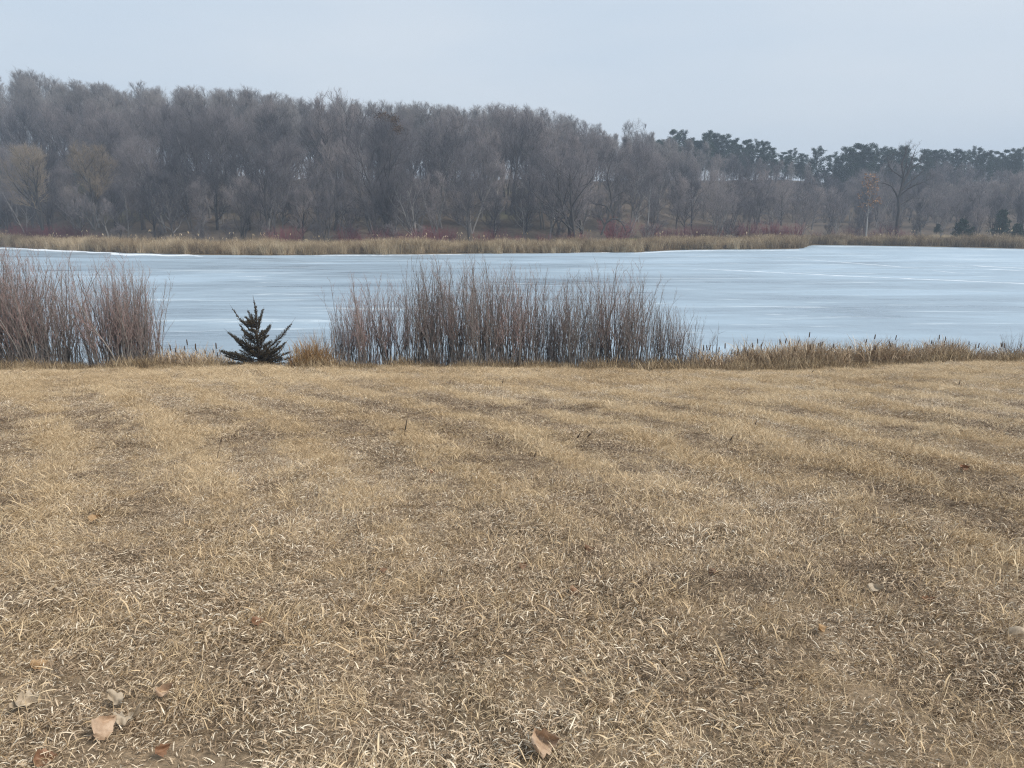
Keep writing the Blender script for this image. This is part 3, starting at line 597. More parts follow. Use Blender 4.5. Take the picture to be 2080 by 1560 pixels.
# oak with heavy angular limbs, standing dark before the wood
def oak():
    pts = lambda L_: np.array(L_, float)
    trunk = pts([(0, 0, -.3), (-.15, .1, 2.2), (-.1, 0, 4.4), (-.35, .1, 6.2), (-.2, 0, 7.8), (.05, .1, 9.2), (-.1, 0, 10.6), (-.5, 0, 12), (-.9, .2, 13.4)])
    T = trunk[None]; TR = .8*np.array([.42, .36, .31, .28, .25, .20, .16, .11, .03])[None]
    limbs = [[(-.3, .1, 6.0), (-.9, .3, 7.4), (-1.6, .5, 8.5), (-2.7, .8, 9.0), (-3.9, .6, 9.1), (-4.6, .6, 9.2)],
             [(-.2, 0, 7.0), (.8, -.3, 8.0), (1.8, -.5, 8.6), (3.0, -.4, 9.0), (4.1, -.7, 9.6), (4.8, -.6, 9.8)],
             [(0, 0, 7.8), (1.0, .3, 8.9), (2.0, .5, 9.7), (3.0, .8, 10.4), (3.7, 1., 11), (4.2, 1., 11.6)],
             [(0, 0, 9.2), (.8, .2, 10.4), (1.3, .3, 11.5), (2.0, .3, 12.0), (2.7, .2, 12.3), (3.1, .2, 12.9)],
             [(0, 0, 9.4), (.5, -.3, 10.8), (.8, -.3, 12.2), (1.2, -.2, 13.4), (1.5, -.1, 14.4), (1.7, 0, 15.2)],
             [(-.1, 0, 9.9), (-1., .2, 10.6), (-1.9, .3, 11.1), (-2.6, .4, 12.0), (-2.8, .4, 12.9), (-3., .4, 13.6)],
             [(-.3, 0, 5.2), (.6, .4, 5.7), (1.3, .7, 5.9), (1.9, .9, 6.3), (2.4, 1., 6.5), (2.9, 1.1, 6.6)],
             [(-.1, 0, 8.5), (-.6, -1., 9.6), (-1.0, -2., 10.5), (-1.2, -2.8, 11.6), (-1.3, -3.2, 12.4), (-1.4, -3.5, 13)],
             [(-.4, 0, 11.6), (-.3, .3, 12.7), (0, .4, 13.6), (.2, .4, 14.3), (.3, .5, 15), (.3, .5, 15.6)]]
    A = np.array(limbs); AR = np.tile(np.array([.17, .14, .115, .085, .05, .015]), (len(A), 1)); AL = np.full(len(A), 5.)
    mt = MB(); mt.tubes(T, TR, 8, [.3]); mt.tubes(A, AR, 5, np.full(len(A), .3))
    S, SR, SL = spawn(A, AR, 9, .25, 1, .8, 1.7, 5, .3, .22, .5, .018, .3); mt.tubes(S, SR, 4, np.full(len(S), .3))
    W, WR, WL = spawn(S, SR, 7, .2, 1, .7, SL*.5, 3, .2, .25, .5, .012, .3); Q, QR, _ = spawn(W, WR, 4, .2, 1, .7, WL*.55, 2, .2, .2, .7, .008)
    mc = MB(); mc.tubes(W, WR, 3); mc.tubes(Q, QR, 3)
    return mt.mesh('trunk', M_oak), mc.mesh('crown', M_oak)
special(1842, 294, 478, 136, oak(), 15.4, 'oak_tree', 'great dark oak with heavy crooked limbs standing before the wood', 'oak')
# slanting forked tree beside the red shrub
def forked():
    A = np.array([[(0, 0, -.2), (.5, 0, 1.2), (1.1, .2, 2.5), (1.4, .3, 4.2), (1.7, .4, 5.6), (3.0, .4, 6.5), (4.4, .3, 6.9)],
                  [(.55, 0, 1.4), (.1, .1, 2.2), (-.3, .2, 2.9), (-.8, .2, 3.0), (-1.4, .2, 3.1), (-1.9, .3, 3.0), (-2.3, .3, 2.8)],
                  [(1.3, .2, 3.6), (.9, .2, 4.3), (.3, .3, 4.6), (-.4, .3, 4.7), (-1., .3, 4.6), (-1.4, .3, 4.9), (-1.8, .3, 5.2)],
                  [(.7, 0, 1.7), (1.5, -.2, 2.3), (2.2, -.3, 2.4), (3.0, -.4, 2.0), (3.6, -.4, 1.3), (3.9, -.4, .6), (4.0, -.4, .2)],
                  [(1.6, .3, 5.3), (1.4, .4, 6.6), (1.0, .4, 7.8), (.8, .5, 8.9), (.9, .5, 9.8), (1.1, .5, 10.6), (1.1, .5, 11.2)]])
    AR = np.tile(np.array([.17, .15, .13, .10, .075, .05, .015]), (5, 1)); mt = MB(); mt.tubes(A, AR, 6, np.full(5, .3))
    S, SR, SL = spawn(A, AR, 10, .25, 1, .8, 1.9, 4, .5, .2, .5, .015, .3); W, WR, WL = spawn(S, SR, 8, .2, 1, .6, SL*.5, 3, .3, .2, .5, .009, .3); Q, QR, _ = spawn(W, WR, 4, .2, 1, .6, WL*.6, 2, .3, .2, .7, .007)
    mc = MB(); mc.tubes(S, SR, 3); mc.tubes(W, WR, 3); mc.tubes(Q, QR, 3); return mt.mesh('trunk', M_oak), mc.mesh('crown', M_twig)
special(1225, 330, 474, 101, forked(), 11.2, 'bare_tree', 'dark slanting tree with crooked elbow limbs over the bright red shrub')
special(190, 395, 462, 101, decid(4.5, 8, .3, 1.2, .7, .6, .12, 2, sub=6, tw=6, tl=3, mat_t=M_oak, lean=.35), 4.5, 'bare_tree', 'small dark V-forked tree rising out of a red shrub', rz=.5)

# young oak still holding orange leaves
def orange_tree():
    mt, mc = decid(9, 16, .3, .8, .7, .7, .1, 1, sub=6, tw=5, tl=2)
    V = np.zeros(len(mc.vertices)*3, np.float32); mc.vertices.foreach_get('co', V); V = V.reshape(-1, 3); V = V[(V[:, 2] > 3.2) & (V[:, 2] < 8.6)]
    E = V[rng.integers(0, len(V), 110)]; E = np.repeat(E, 4, 0)+rng.normal(size=(440, 3))*.16
    d = unit(rng.normal(size=E.shape)); e = unit(np.cross(d, rng.normal(size=d.shape))); ln = (.10+.10*rng.random(len(E)))[:, None]
    f = MB(); f.add(np.stack([E-d*ln, E-e*ln*.5, E+d*ln, E+e*ln*.5], 1).reshape(-1, 3), np.arange(len(E)*4).reshape(-1, 4), None, np.repeat(np.clip(.5+.25*rng.normal(size=len(E)), 0, 1), 4))
    return mt, mc, f.mesh('leaves', M_orange, False)
o3 = orange_tree(); w = special(1772, 348, 474, 128, o3[:2], 9, 'oak_tree', 'young tree still holding withered orange leaves beside the great dark oak', 'oak'); link('leaves', o3[2], w)
# dead-leaf clumps in the many-stemmed tree
def leafball():
    E = rng.normal(size=(260, 3))*np.array([.35, .35, .28]); d = unit(rng.normal(size=E.shape)); e = unit(np.cross(d, rng.normal(size=d.shape))); ln = (.07+.07*rng.random(len(E)))[:, None]
    f = MB(); f.add(np.stack([E-d*ln, E-e*ln*.6, E+d*ln, E+e*ln*.6], 1).reshape(-1, 3), np.arange(len(E)*4).reshape(-1, 4)); return f.mesh('leaf_nest', M_head, False)
nest = leafball()
for (px, py), lb in zip([(776, 236), (797, 243), (806, 262)], ['topmost dark leaf nest high in the many-stemmed tree', 'rounded dark leaf nest just below the topmost one', 'lowest dark leaf nest on the outer boughs of the many-stemmed tree']):
    w = link('leaf_nest', nest); w.location = at(px, py, 110); w.scale = (1.3, 1.3, 1.1); tag(w, lb, 'nest')

# evergreen bushes on the open bank at the far side
def juniper(H=4.2, w=1.9):
    T = grow(np.array([[0, 0, -.1]]), np.array([[0, 0, 1.]]), H, 7, 0, .02); TR = .09*np.linspace(1, .1, 7)[None]
    A, AR, AL = spawn(T, TR, 42, .03, .98, 1.15, w, 4, .75, .12, .4, .01, .75); S, SR, SL = spawn(A, AR, 9, .2, 1, .6, AL*.4, 3, .5, .15, .5, .008, .3)
    mt = MB(); mt.tubes(T, TR, 5, [.5]); mt.tubes(A, AR, 3); mc = MB()
    E = np.concatenate([S[:, 1], S[:, 2], A[:, -1], A[:, 2]]); m = 8; C0 = np.repeat(E, m, 0)+rng.normal(size=(len(E)*m, 3))*.08; d = unit(rng.normal(size=C0.shape)+np.array([0, 0, .9])); e = unit(np.cross(d, rng.normal(size=d.shape)))
    ln = (.12+.12*rng.random(len(C0)))[:, None]; V = np.stack([C0-e*ln*.3, C0+e*ln*.3, C0+d*ln], 1).reshape(-1, 3)
    mc.add(V, None, np.arange(len(V)).reshape(-1, 3), np.repeat(np.clip(.4+.2*rng.normal(size=len(C0)), 0, 1), 3)); return mt.mesh('trunk', M_cedarw), mc.mesh('crown', M_pine, False)
jun = juniper()
for px, yt, yb, Y, sq, lb in [(1957, 446, 489, 122, 1.25, 'broad dark evergreen bush on the tan bank beside the reeds'), (2040, 428, 484, 126, 1.0, 'tall dark evergreen bush farther back on the tan bank'), (2070, 455, 490, 119, 1.5, 'wide low dark evergreen bush at the edge of the reeds'), (1905, 455, 474, 135, 1.3, 'small dark evergreen behind the clearing of tan grass')]:
    special(px, yt, yb, Y, jun, 4.2, 'evergreen_bush', lb, 'evergreen', random.random()*6, sq)

# red-stemmed dogwood along the far bank
def dogwood():
    n = 46; a = rng.random(n)*6.28; r = .5*np.sqrt(rng.random(n)); B = np.stack([r*np.cos(a), r*np.sin(a), np.full(n, -.1)], 1)
    D = np.stack([np.cos(a)*.55*rng.random(n), np.sin(a)*.55*rng.random(n), np.ones(n)], 1)
    S = grow(B, D, 1.9+.9*rng.random(n), 5, .1, .07); SR = np.tile(np.linspace(.014, .006, 5), (n, 1)); W, WR, WL = spawn(S, SR, 7, .25, 1, .5, .6, 3, .4, .1, .7, .006); Q, QR, _ = spawn(W, WR, 4, .2, 1, .5, WL*.5, 2, .3, .1, .8, .005)
    a1, a2 = MB(), MB(); a1.tubes(S, SR, 3, .4+.3*rng.random(n)); a2.tubes(W, WR, 3, .45+.3*rng.random(len(W))); a2.tubes(Q, QR, 3, .5+.3*rng.random(len(Q))); return a1.mesh('stems', M_dog), a2.mesh('twigs', M_dog)
DOG = [dogwood() for _ in range(3)]
def put_dog(u, s, sc, label=None, sqz=1.3):
    Yk = float(shore(u))+s; a, b = DOG[random.randrange(3)]
    w = thing('dogwood_shrub', label or 'dark red-stemmed shrub behind the reeds, '+mark(px_of_u(u)), 'shrub', (u*Yk, Yk, tz(u*Yk, Yk)), random.random()*6, (sc*sqz, sc*sqz, sc), None if label else 'red-stemmed shrubs along the far bank')
    link('stems', a, w); link('twigs', b, w)
for u0, u1, stp, s0 in [(-.70, -.54, .017, 12), (-.32, -.28, .02, 11), (-.22, -.08, .013, 10), (-.04, .09, .03, 10.5), (.18, .38, .013, 14.5), (.40, .52, .024, 9.5)]:
    u = u0
    while u < u1: put_dog(u, s0+random.uniform(-1, 2), random.uniform(.75, 1.25)); u += stp*random.uniform(.6, 1.4)
for u0, lb in [(.138, 'bright red-stemmed shrub in front of the strip of lawn')]: put_dog(u0, 10.5, 1.7, lb, 1.5)
put_dog(-.575, 11, 1.35, 'crimson-stemmed shrub at the foot of the small V-forked tree', 1.3)

# ------------------------------------------------------------------ willow thickets on the near shore
def willow(n=34, H=(1.8, 2.9), rad=.45, fan=.05, side=10, red=1.0):
    a = rng.random(n)*6.28; r = rad*np.sqrt(rng.random(n)); B = np.stack([r*np.cos(a), r*np.sin(a), np.full(n, -.12)], 1)
    D = np.stack([np.cos(a)*fan*rng.random(n)*1.6+.04*rng.normal(size=n), np.sin(a)*fan*rng.random(n)*1.6, np.ones(n)], 1)
    hl = H[0]+(H[1]-H[0])*rng.random(n)
    S = grow(B, D, hl, 11, .12, .06); r0 = .010+.011*rng.random(n)**2; SR = r0[:, None]*np.linspace(1.1, .2, 11)[None]
    W, WR, WL = spawn(S, SR, side, .28, .99, .37, .48, 4, .35, .11, .55, .003, .45, .45); Q, QR, _ = spawn(W, WR, 4, .15, 1, .55, WL*.5, 3, .35, .15, .8, .0022, .3, .6)
    # short low shoots and a few leaning dead stems
    m = 48; a = rng.random(m)*6.28; LB = np.stack([rad*1.1*np.cos(a)*rng.random(m), rad*1.1*np.sin(a)*rng.random(m), np.full(m, -.1)], 1)
    LS = grow(LB, np.stack([np.cos(a)*.6, np.sin(a)*.6, np.ones(m)], 1), .5+.8*rng.random(m), 4, .3, .1); LR = np.tile(np.linspace(.006, .002, 4), (m, 1))
    LW, LWR, _ = spawn(LS, LR, 5, .3, 1, .6, .3, 2, .3, .1, .7, .002)
    f_ = 2.75/np.percentile(W[:, -1, 2], 98); S, W, Q = S*f_, W*f_, Q*f_
    a1, a2 = MB(), MB(); a1.tubes(S, SR, 4, .2+.5*rng.random(n)); a1.tubes(LS, LR, 3, .3+.4*rng.random(m))
    a2.tubes(W, WR, 3, np.clip(.25+.5*rng.random(len(W)), 0, 1)); a2.tubes(Q, QR, 3, np.clip(.4+.55*rng.random(len(Q)), 0, 1)); a2.tubes(LW, LWR, 3, .3+.4*rng.random(len(LW)))
    return a1.mesh('stems', M_stem), a2.mesh('twigs', M_red)
WIL = [willow() for _ in range(6)]; WILW = [willow(24, (1.6, 2.6), .5, .28, 10) for _ in range(2)]
def put_wil(px, ptop, Y, label, group, wide=False, sq=1.0, h0=2.72):
    p0 = at(px, ptop, Y); g = tz(p0[0], Y); a, b = random.choice(WILW if wide else WIL); sc = (p0[2]-g)/h0
    w = thing('willow_shrub', label, 'shrub', (p0[0], Y, g-.02), random.random()*6.28, (sc*sq, sc*sq, sc), group); link('stems', a, w); link('twigs', b, w)
LB1 = 'red-tipped bare willow clump in the broad thicket between the young cedar and the cattails'; GR1 = 'willow clumps of the broad thicket'
for px, pt, Y in [(722, 566, 20.3), (700, 610, 20.8), (760, 572, 20.6), (792, 570, 20.2), (848, 538, 20.1), (875, 532, 20.7), (905, 536, 20.2), (938, 530, 20.6), (972, 532, 20.1), (1003, 536, 20.6), (1032, 545, 20.2), (1062, 552, 20.7), (1098, 560, 20.3), (1148, 562, 20.5), (1180, 558, 20.1),
                  (1236, 545, 20.4), (1268, 540, 20.6), (1296, 570, 20.2), (1338, 612, 20.4), (1372, 622, 20.2), (1125, 640, 20.9), (1205, 640, 20.8)]:
    put_wil(px, pt, Y, 'bare willow clump '+('at the cedar end of the broad thicket' if px < 800 else 'with red tips in the tall dense middle of the broad thicket' if px < 1080 else 'in the thin gappy part of the broad thicket' if px < 1220 else 'of tall stems next to the low end of the broad thicket' if px < 1310 else 'of shorter stems at the cattail end of the broad thicket'), GR1, sq=random.uniform(.85, 1.1))
put_wil(1398, 640, 20.3, 'low reddish willow clump ending the broad thicket beside the cattails', None, True)
put_wil(680, 655, 20.5, 'short spreading willow clump beside the orange-brown grass tuft', None, True)
LB2 = 'grey-brown bare willow clump in the thicket beside the young cedar and the short cattails'; GR2 = 'willow clumps of the grey thicket'
for px, pt, Y in [(-90, 500, 20.4), (-55, 506, 20.7), (-22, 504, 20.2), (10, 514, 20.7), (38, 512, 20.2), (64, 516, 20.6), (90, 530, 20.2), (186, 540, 20.5), (208, 530, 20.1), (232, 535, 20.6), (254, 542, 20.2), (272, 560, 20.5)]:
    put_wil(px, pt, Y, ('grey-brown willow clump in the main stand of the grey thicket' if px < 120 else 'low willow clump in the gap of the grey thicket' if px < 160 else 'grey-brown willow clump in the smaller stand nearer the cedar'), GR2, sq=random.uniform(.85, 1.1))
put_wil(284, 610, 20.3, 'low arching willow clump at the end of the grey thicket', None, True, .8)
put_wil(2068, 672, 20.4, 'small reddish shrub at the end of the cattail row', None, True, .9)
# sparse bare sapling between thicket and cattails
def sapling():
    B = np.zeros((5, 3)); B[:, 2] = -.1; D = np.array([(-.55, 0, 1), (-.15, .2, 1), (.35, 0, 1), (.9, .1, 1), (.6, -.2, 1.)])
    S = grow(B, D, np.array([1.25, 1.1, 1.2, 1.1, .9]), 6, .1, .09); SR = np.tile(np.linspace(.009, .003, 6), (5, 1)); W, WR, WL = spawn(S, SR, 6, .35, 1, .6, .35, 3, .2, .15, .7, .0028); a, b = MB(), MB(); a.tubes(S, SR, 4, np.full(5, .2)); b.tubes(W, WR, 3, np.full(len(W), .2))
    return a.mesh('stems', M_stem), b.mesh('twigs', M_stem)
special(1452, 655, None, 20.4, sapling(), 1.15, 'bare_sapling', 'sparse spreading bare sapling between the willow thicket and the cattail row', 'sapling')

# ------------------------------------------------------------------ young cedar
def cedar(px=515, pt=596, Y=19.75):
    p0 = at(px, pt, Y); g = tz(p0[0], Y); H = p0[2]-g; mpp = Y/F*1.02
    w = thing('cedar_tree', 'young dark bronze-green cedar standing alone at the edge of the field', 'cedar', (p0[0], Y, g-.02))
    T = np.array([[(0, 0, -.05), (.0, .01, .3*H), (.01, 0, .55*H), (.03, 0, .75*H), (.01, 0, .88*H), (-.02, 0, H)]]); TR = np.array([[.04, .034, .026, .016, .008, .002]])
    m = MB(); m.tubes(T, TR, 6, [.5]); link('trunk', m.mesh('trunk', M_cedarw), w)
    def branch(P, r0, dens):
        P = np.asarray(P, float)[None]; K = P.shape[1]; RR = r0*np.linspace(1, .16, K)[None]; m = MB(); m.tubes(P, RR, 4, [.4]); b = link('branch', m.mesh('branch', M_cedarw), w)
        S, SR, SL = spawn(P, RR, dens, .08, .80, .75, .15*max(.6, r0/.018), 3, .6, .15, .3, .0032, .8, .5); f = MB(); f.tubes(S, SR*1.1, 3, np.clip(.3+.25*rng.normal(size=len(S)), 0, 1))
        Q, QR, _ = spawn(S, SR, 8, .12, 1, .55, np.maximum(SL*.45, .028), 3, .4, .2, .9, .0036, .4, .6); f.tubes(Q, QR*1.2, 3, np.clip(.45+.28*rng.normal(size=len(Q)), 0, 1))
        Q2, Q2R, _ = spawn(Q, QR, 3, .1, 1, .7, .026, 2, .2, .1, .9, .0028, .3, .5); f.tubes(Q2, Q2R, 3, np.clip(.5+.28*rng.normal(size=len(Q2)), 0, 1))
        link('foliage', f.mesh('foliage', M_cedar), b)
    def tip(ax, ay, dy, z0):                          # branch from trunk height z0 to the tip seen at pixel (ax, ay)
        q = at(ax, ay, Y); e = np.array([q[0]-p0[0], dy, q[2]-g]); b0 = np.array([0, 0, z0]); L_ = np.linalg.norm(e-b0)
        m1 = b0+(e-b0)*np.array([.33, .33, .20]); m2 = b0+(e-b0)*np.array([.60, .6, .45]); m3 = b0+(e-b0)*np.array([.80, .82, .70])
        branch([b0, m1, m2, m3, e], .009+.008*L_, int((12+34*L_)*random.uniform(.65, 1.15)))
    for ax, ay, dy, z0 in [(464, 614, -.1, .95), (480, 648, .1, .75), (455, 662, -.1, .52), (449, 668, .2, .42), (478, 668, -.3, .5), (598, 640, .1, .42), (596, 680, -.1, .22), (552, 652, .2, .72), (545, 668, -.2, .6), (549, 647, 0, .8), (446, 714, .1, .16), (447, 700, -.2, .24),
                           (586, 716, -.2, .14), (575, 700, .3, .22), (470, 700, -.45, .25), (560, 690, -.5, .3), (500, 660, -.35, .7), (530, 655, -.4, .72), (522, 616, 0, 1.22), (529, 620, .1, 1.15), (508, 622, -.1, 1.2), (502, 634, .1, 1.1), (534, 634, -.1, 1.02), (455, 735, 0, .1), (588, 738, 0, .1), (490, 732, -.5, .12), (545, 730, -.55, .12), (520, 700, -.5, .4), (505, 690, .5, .4), (540, 692, .5, .35), (475, 690, .45, .3), (516, 735, -.6, .1), (438, 722, .2, .12), (442, 706, -.15, .2), (604, 724, .15, .12), (600, 704, -.2, .2), (462, 690, .25, .34), (578, 684, -.1, .32)]:
        tip(ax+random.uniform(-5, 5), ay+random.uniform(-4, 4), dy, z0)
    branch([(0, 0, .5*H), (0, .02, .63*H), (.01, 0, .76*H), (.0, 0, .88*H), (-.03, 0, H*1.0)], .013, 24)
    for k in range(48):                              # short inner branches all round the lower trunk
        a_ = k*2.4+random.random(); z_ = .03+.6*random.random()**1.5*H; r_ = (.85-.55*z_/H)*random.uniform(.45, 1); e_ = np.array([r_*math.cos(a_), r_*math.sin(a_), z_+r_*random.uniform(.35, .8)]); b_ = np.array([0, 0, z_])
        branch([b_, b_+(e_-b_)*np.array([.3, .3, .12]), b_+(e_-b_)*np.array([.6, .6, .4]), b_+(e_-b_)*np.array([.82, .82, .7]), e_], .013, 27)
cedar()

# ------------------------------------------------------------------ cattails and rank grass on the near shore
def cat_clump(N=260, H=(.6, 1.05), heads=2, rad=.45):
    a, b = MB(), MB(); P, W, S, t = blades(N, rad, H, (.009, .018), (.02, .35), (.0, 1.7), K=5, wind=(.2, -.1), tone=(.5, .24), wob=.16); a.ribbons(P, W, S, t)
    P, W, S, t = blades(N, rad*1.15, (.25, .7), (.008, .016), (.5, 1.4), (.2, 1.2), K=5, tone=(.38, .22), wob=.25); a.ribbons(P, W, S, t)
    B = np.stack([rng.normal(size=heads)*rad*.5, rng.normal(size=heads)*rad*.4, np.zeros(heads)], 1); D = np.stack([rng.normal(size=heads)*.08, rng.normal(size=heads)*.08, np.ones(heads)], 1)
    st_ = grow(B, D, H[1]*(.72+.25*rng.random(heads)), 5, 0, .03); a.tubes(st_, np.tile(np.linspace(.005, .003, 5), (heads, 1)), 3, np.full(heads, .3))
    d = unit(st_[:, -1]-st_[:, -2]); hb = st_[:, -1]-d*.16; hd = np.stack([hb, hb+d*.012, hb+d*.07, hb+d*.125, hb+d*.145], 1); hms = []
    for q in range(heads): b = MB(); b.tubes(hd[q:q+1], np.array([[.004, .013, .014, .012, .0]]), 6, [rng.random()]); hms.append(b.mesh('seed_head', M_head))
    return a.mesh('leaves', M_reedo), hms
CAT = [cat_clump() for _ in range(4)]; CATS = [cat_clump(130, (.35, .75), 2, .38) for _ in range(3)]
def put_cat(px, ptop, Y, label, group=None, small=False, sq=1.0):
    p0 = at(px, ptop, Y); g = tz(p0[0], Y); a, b = random.choice(CATS if small else CAT); sc = (p0[2]-g)/(.60 if small else .84)
    w = thing('cattail_clump', label, 'cattails', (p0[0], Y, g-.03), random.random()*6.28, (max(sc, .75)*sq, max(sc, .75)*sq, sc), group); link('leaves', a, w)
    for h in b: link('seed_head', h, w)
LC = 'thick brown cattail clump in the row along the field edge,'; GC = 'cattail row along the shore'
for px in np.arange(1528, 1965, 17):
    if 1755 < px < 1775: continue
    put_cat(px+random.uniform(-4, 4), 696+6*math.sin(px*.045)+random.uniform(-5, 5), random.uniform(20.2, 21.3), LC+(' next to the sapling' if px < 1620 else ' past the sapling' if px < 1755 else ' towards the reddish shrub' if px < 1880 else ' near the reddish shrub'), GC, sq=random.uniform(.9, 1.2))
LS_ = 'short sparse cattail clump at the foot of the bare sapling'
for px, pt in [(1405, 716), (1425, 706), (1440, 702), (1470, 708), (1488, 716), (1505, 712), (1520, 706)]: put_cat(px, pt, random.uniform(20.2, 21), LS_, 'short cattails by the sapling', True)
for px, pt in [(1975, 712), (1990, 700), (2010, 705), (2030, 700), (2050, 698), (2085, 700), (2110, 695)]: put_cat(px, pt, random.uniform(20.4, 21.2), 'short cattail clump leading up to the small reddish shrub', 'short cattails by the reddish shrub', True)
for px, pt in [(315, 712), (338, 705), (352, 700), (372, 708), (392, 712), (410, 700), (424, 712), (440, 716), (300, 715), (462, 722)]: put_cat(px, pt, random.uniform(20.1, 21), 'pale short cattail clump between the young cedar and the grey thicket', 'short cattails by the cedar', True)
def tuft(N, H, mat):
    a = MB(); P, W, S, t = blades(N, .28, H, (.004, .009), (.02, .5), (.0, .9), K=5, wind=(0, 0), tone=(.5, .22), wob=.1); P[:, :, :2] *= 1; a.ribbons(P, W, S, t); return a.mesh('blades', mat)
M_rust = plant_mat('orange_brown_grass', [(0, (.12, .06, .025)), (.5, (.32, .19, .085)), (1, (.52, .37, .19))], .7, .2)
tf = [tuft(480, (.25, .85), M_rust), tuft(420, (.2, .6), M_rust)]
def put_tuft(px, pt, Y, me, h0, label, sq=1., group=None, name='grass_tuft'):
    p0 = at(px, pt, Y); g = tz(p0[0], Y); sc = (p0[2]-g)/h0; o = link(name, me); o.location = (p0[0], Y, g-.03); o.rotation_euler = (0, 0, random.random()*6); o.scale = (sc*sq, sc*sq, sc); tag(o, label, 'grass', group); return o
put_tuft(638, 678, 19.7, tf[0], .66, 'tall orange-brown grass tuft with a pointed top beside the cedar', .8)
put_tuft(616, 694, 19.65, tf[1], .44, 'broad tan grass tuft against the pointed orange-brown one', 1.0)
put_tuft(658, 708, 19.7, tf[1], .44, 'low rusty grass tuft at the start of the broad willow thicket', 1.0)
rank = [tuft(150, (.12, .42), M_reedo) for _ in range(3)]
n = 260; xs_ = (rng.random(n)-.5)*34; ys_ = edge_y(xs_)+.15+rng.random(n)*1.6
c_rank = protos('rank_grass', [tuft(70, (.12, .40), M_reed) for _ in range(4)])
n = 1700; xx = (rng.random(n)-.5)*36; yy = edge_y(xx)-.05+2.0*rng.random(n)**1.6; sc = (.45+.6*rng.random(n))*(1+.5*vnoise(xx*1.1, yy*0, 77))
scatter('rank_grass', c_rank, np.stack([xx, yy, terrain(xx, yy)-.02], 1), np.stack([.2*rng.normal(size=n), .2*rng.normal(size=n), rng.random(n)*6.28], 1), np.stack([sc*1.3, sc*1.3, sc], 1), rng.integers(0, 4, n), -.12+.12*rng.normal(size=n), 'rank brown grass and litter under the thickets along the near shore', M_reed)

# ------------------------------------------------------------------ dry stalks in the field
def hit(px, py):                               # where the ray of a photo pixel meets the field
    lo_, hi = .5, 24.
    for _ in range(40):
        m = (lo_+hi)/2; p0 = at(px, py, m)
        if p0[2] > tz(p0[0], m): lo_ = m
        else: hi = m
    return at(px, py, hi)
def stalk(px, pyb, pyt, dx, label, head=.35, tone=.15, curve=0.):
    b = hit(px, pyb); e = np.array(at(px+dx, pyt, b[1])); e[1] -= .02; b = np.array(b); K = 7; t = np.linspace(0, 1, K)[:, None]
    P = (b+(e-b)*t)[None]-b; P[0, :, 0] += curve*np.sin(t[:, 0]*math.pi)*.05; L_ = np.linalg.norm(e-b); P[0, 0, 2] -= .02
    w = thing('dry_weed_stalk', label, 'weed', tuple(b)); m = MB(); m.tubes(P, np.linspace(.0035, .0018, K)[None], 4, [tone+.15]); link('stem', m.mesh('stem', M_weed), w)
    if head:
        d = unit(P[0, -1]-P[0, -2]); hb = P[0, -1]-d*L_*head; hd = np.stack([hb, hb+d*L_*head*.2, hb+d*L_*head*.6, hb+d*L_*head*1.1])[None]; m = MB(); m.tubes(hd, np.array([[.003, .009, .008, 0]]), 5, [tone])
        S, SR, _ = spawn(hd, np.array([[.004]*4]), 26, 0, .95, .5, .035, 2, .3, .1, .8, .002); m.tubes(S, SR, 3, np.full(len(S), tone)); link('seed_head', m.mesh('seed_head', M_weed), w)
for a in [(820, 893, 850, 7, 'tall upright dry stalk with a long dark seed head standing alone', .55, .05), (1166, 898, 880, 12, 'short leaning dry stalk, one of a pair with drooping heads', .5, .1), (1184, 896, 878, 18, 'longer leaning dry stalk, its head bent beside the short one', .5, .1),
          (1478, 905, 884, 10, 'stubby dark stalk slanting out of the grass', .6, .1), (1632, 775, 752, 20, 'thin bent dry weed near the cattail row', .2, .2), (1945, 792, 772, 4, 'short dark stalk out in the grass of the rise', .5, .1), (1020, 787, 770, 2, 'thin dark stalk close before the broad thicket', .5, .1), (912, 790, 772, 3, 'faint pale stalk before the broad thicket', .4, .5),
          (1530, 878, 855, 5, 'slender grey stalk in a bare patch of grass', .3, .3), (440, 935, 888, 12, 'tall thin grey stalk above a matted tuft', .2, .3), (1828, 1032, 1010, 14, 'dark broken twig sticking up from a grey mat of grass', 0, 0.), (1085, 935, 920, 2, 'tiny dark bristle of a stalk in the open field', .5, .1)]: stalk(*a)

# ------------------------------------------------------------------ fallen leaves
def leaf_mesh(mat, lobes=0., curl=.5, fold=.3, L_=.1, W_=.07, seed=0):
    r = np.random.default_rng(seed); nu, nv = 13, 9; u = np.linspace(0, 1, nu); v = np.linspace(-1, 1, nv)
    half = W_/2*np.sin(np.clip(u, 0, 1)**.62*math.pi)**.95*(1+(lobes+.10)*np.sin(u*7*math.pi+seed)); half[0] = .001; half[-1] = .001
    V = np.zeros((nu, nv, 3))
    for i in range(nu):
        for j in range(nv):
            x_ = (u[i]-.5)*L_; y_ = half[i]*v[j]; z_ = fold*abs(y_)+curl*(x_**2)/L_*1.8+.35*curl*W_*math.sin(4*u[i]+2.5*v[j]+seed)+.05*W_*math.sin(9*u[i]+5*v[j]+2*seed)+.0015*r.normal()
            V[i, j] = (x_, y_, z_)
    q = np.arange(nu*nv).reshape(nu, nv); Q = np.stack([q[:-1, :-1], q[1:, :-1], q[1:, 1:], q[:-1, 1:]], -1).reshape(-1, 4)
    me = mesh_of('leaf', V, Q, None, (mat,)); me.materials.append(mat); return me
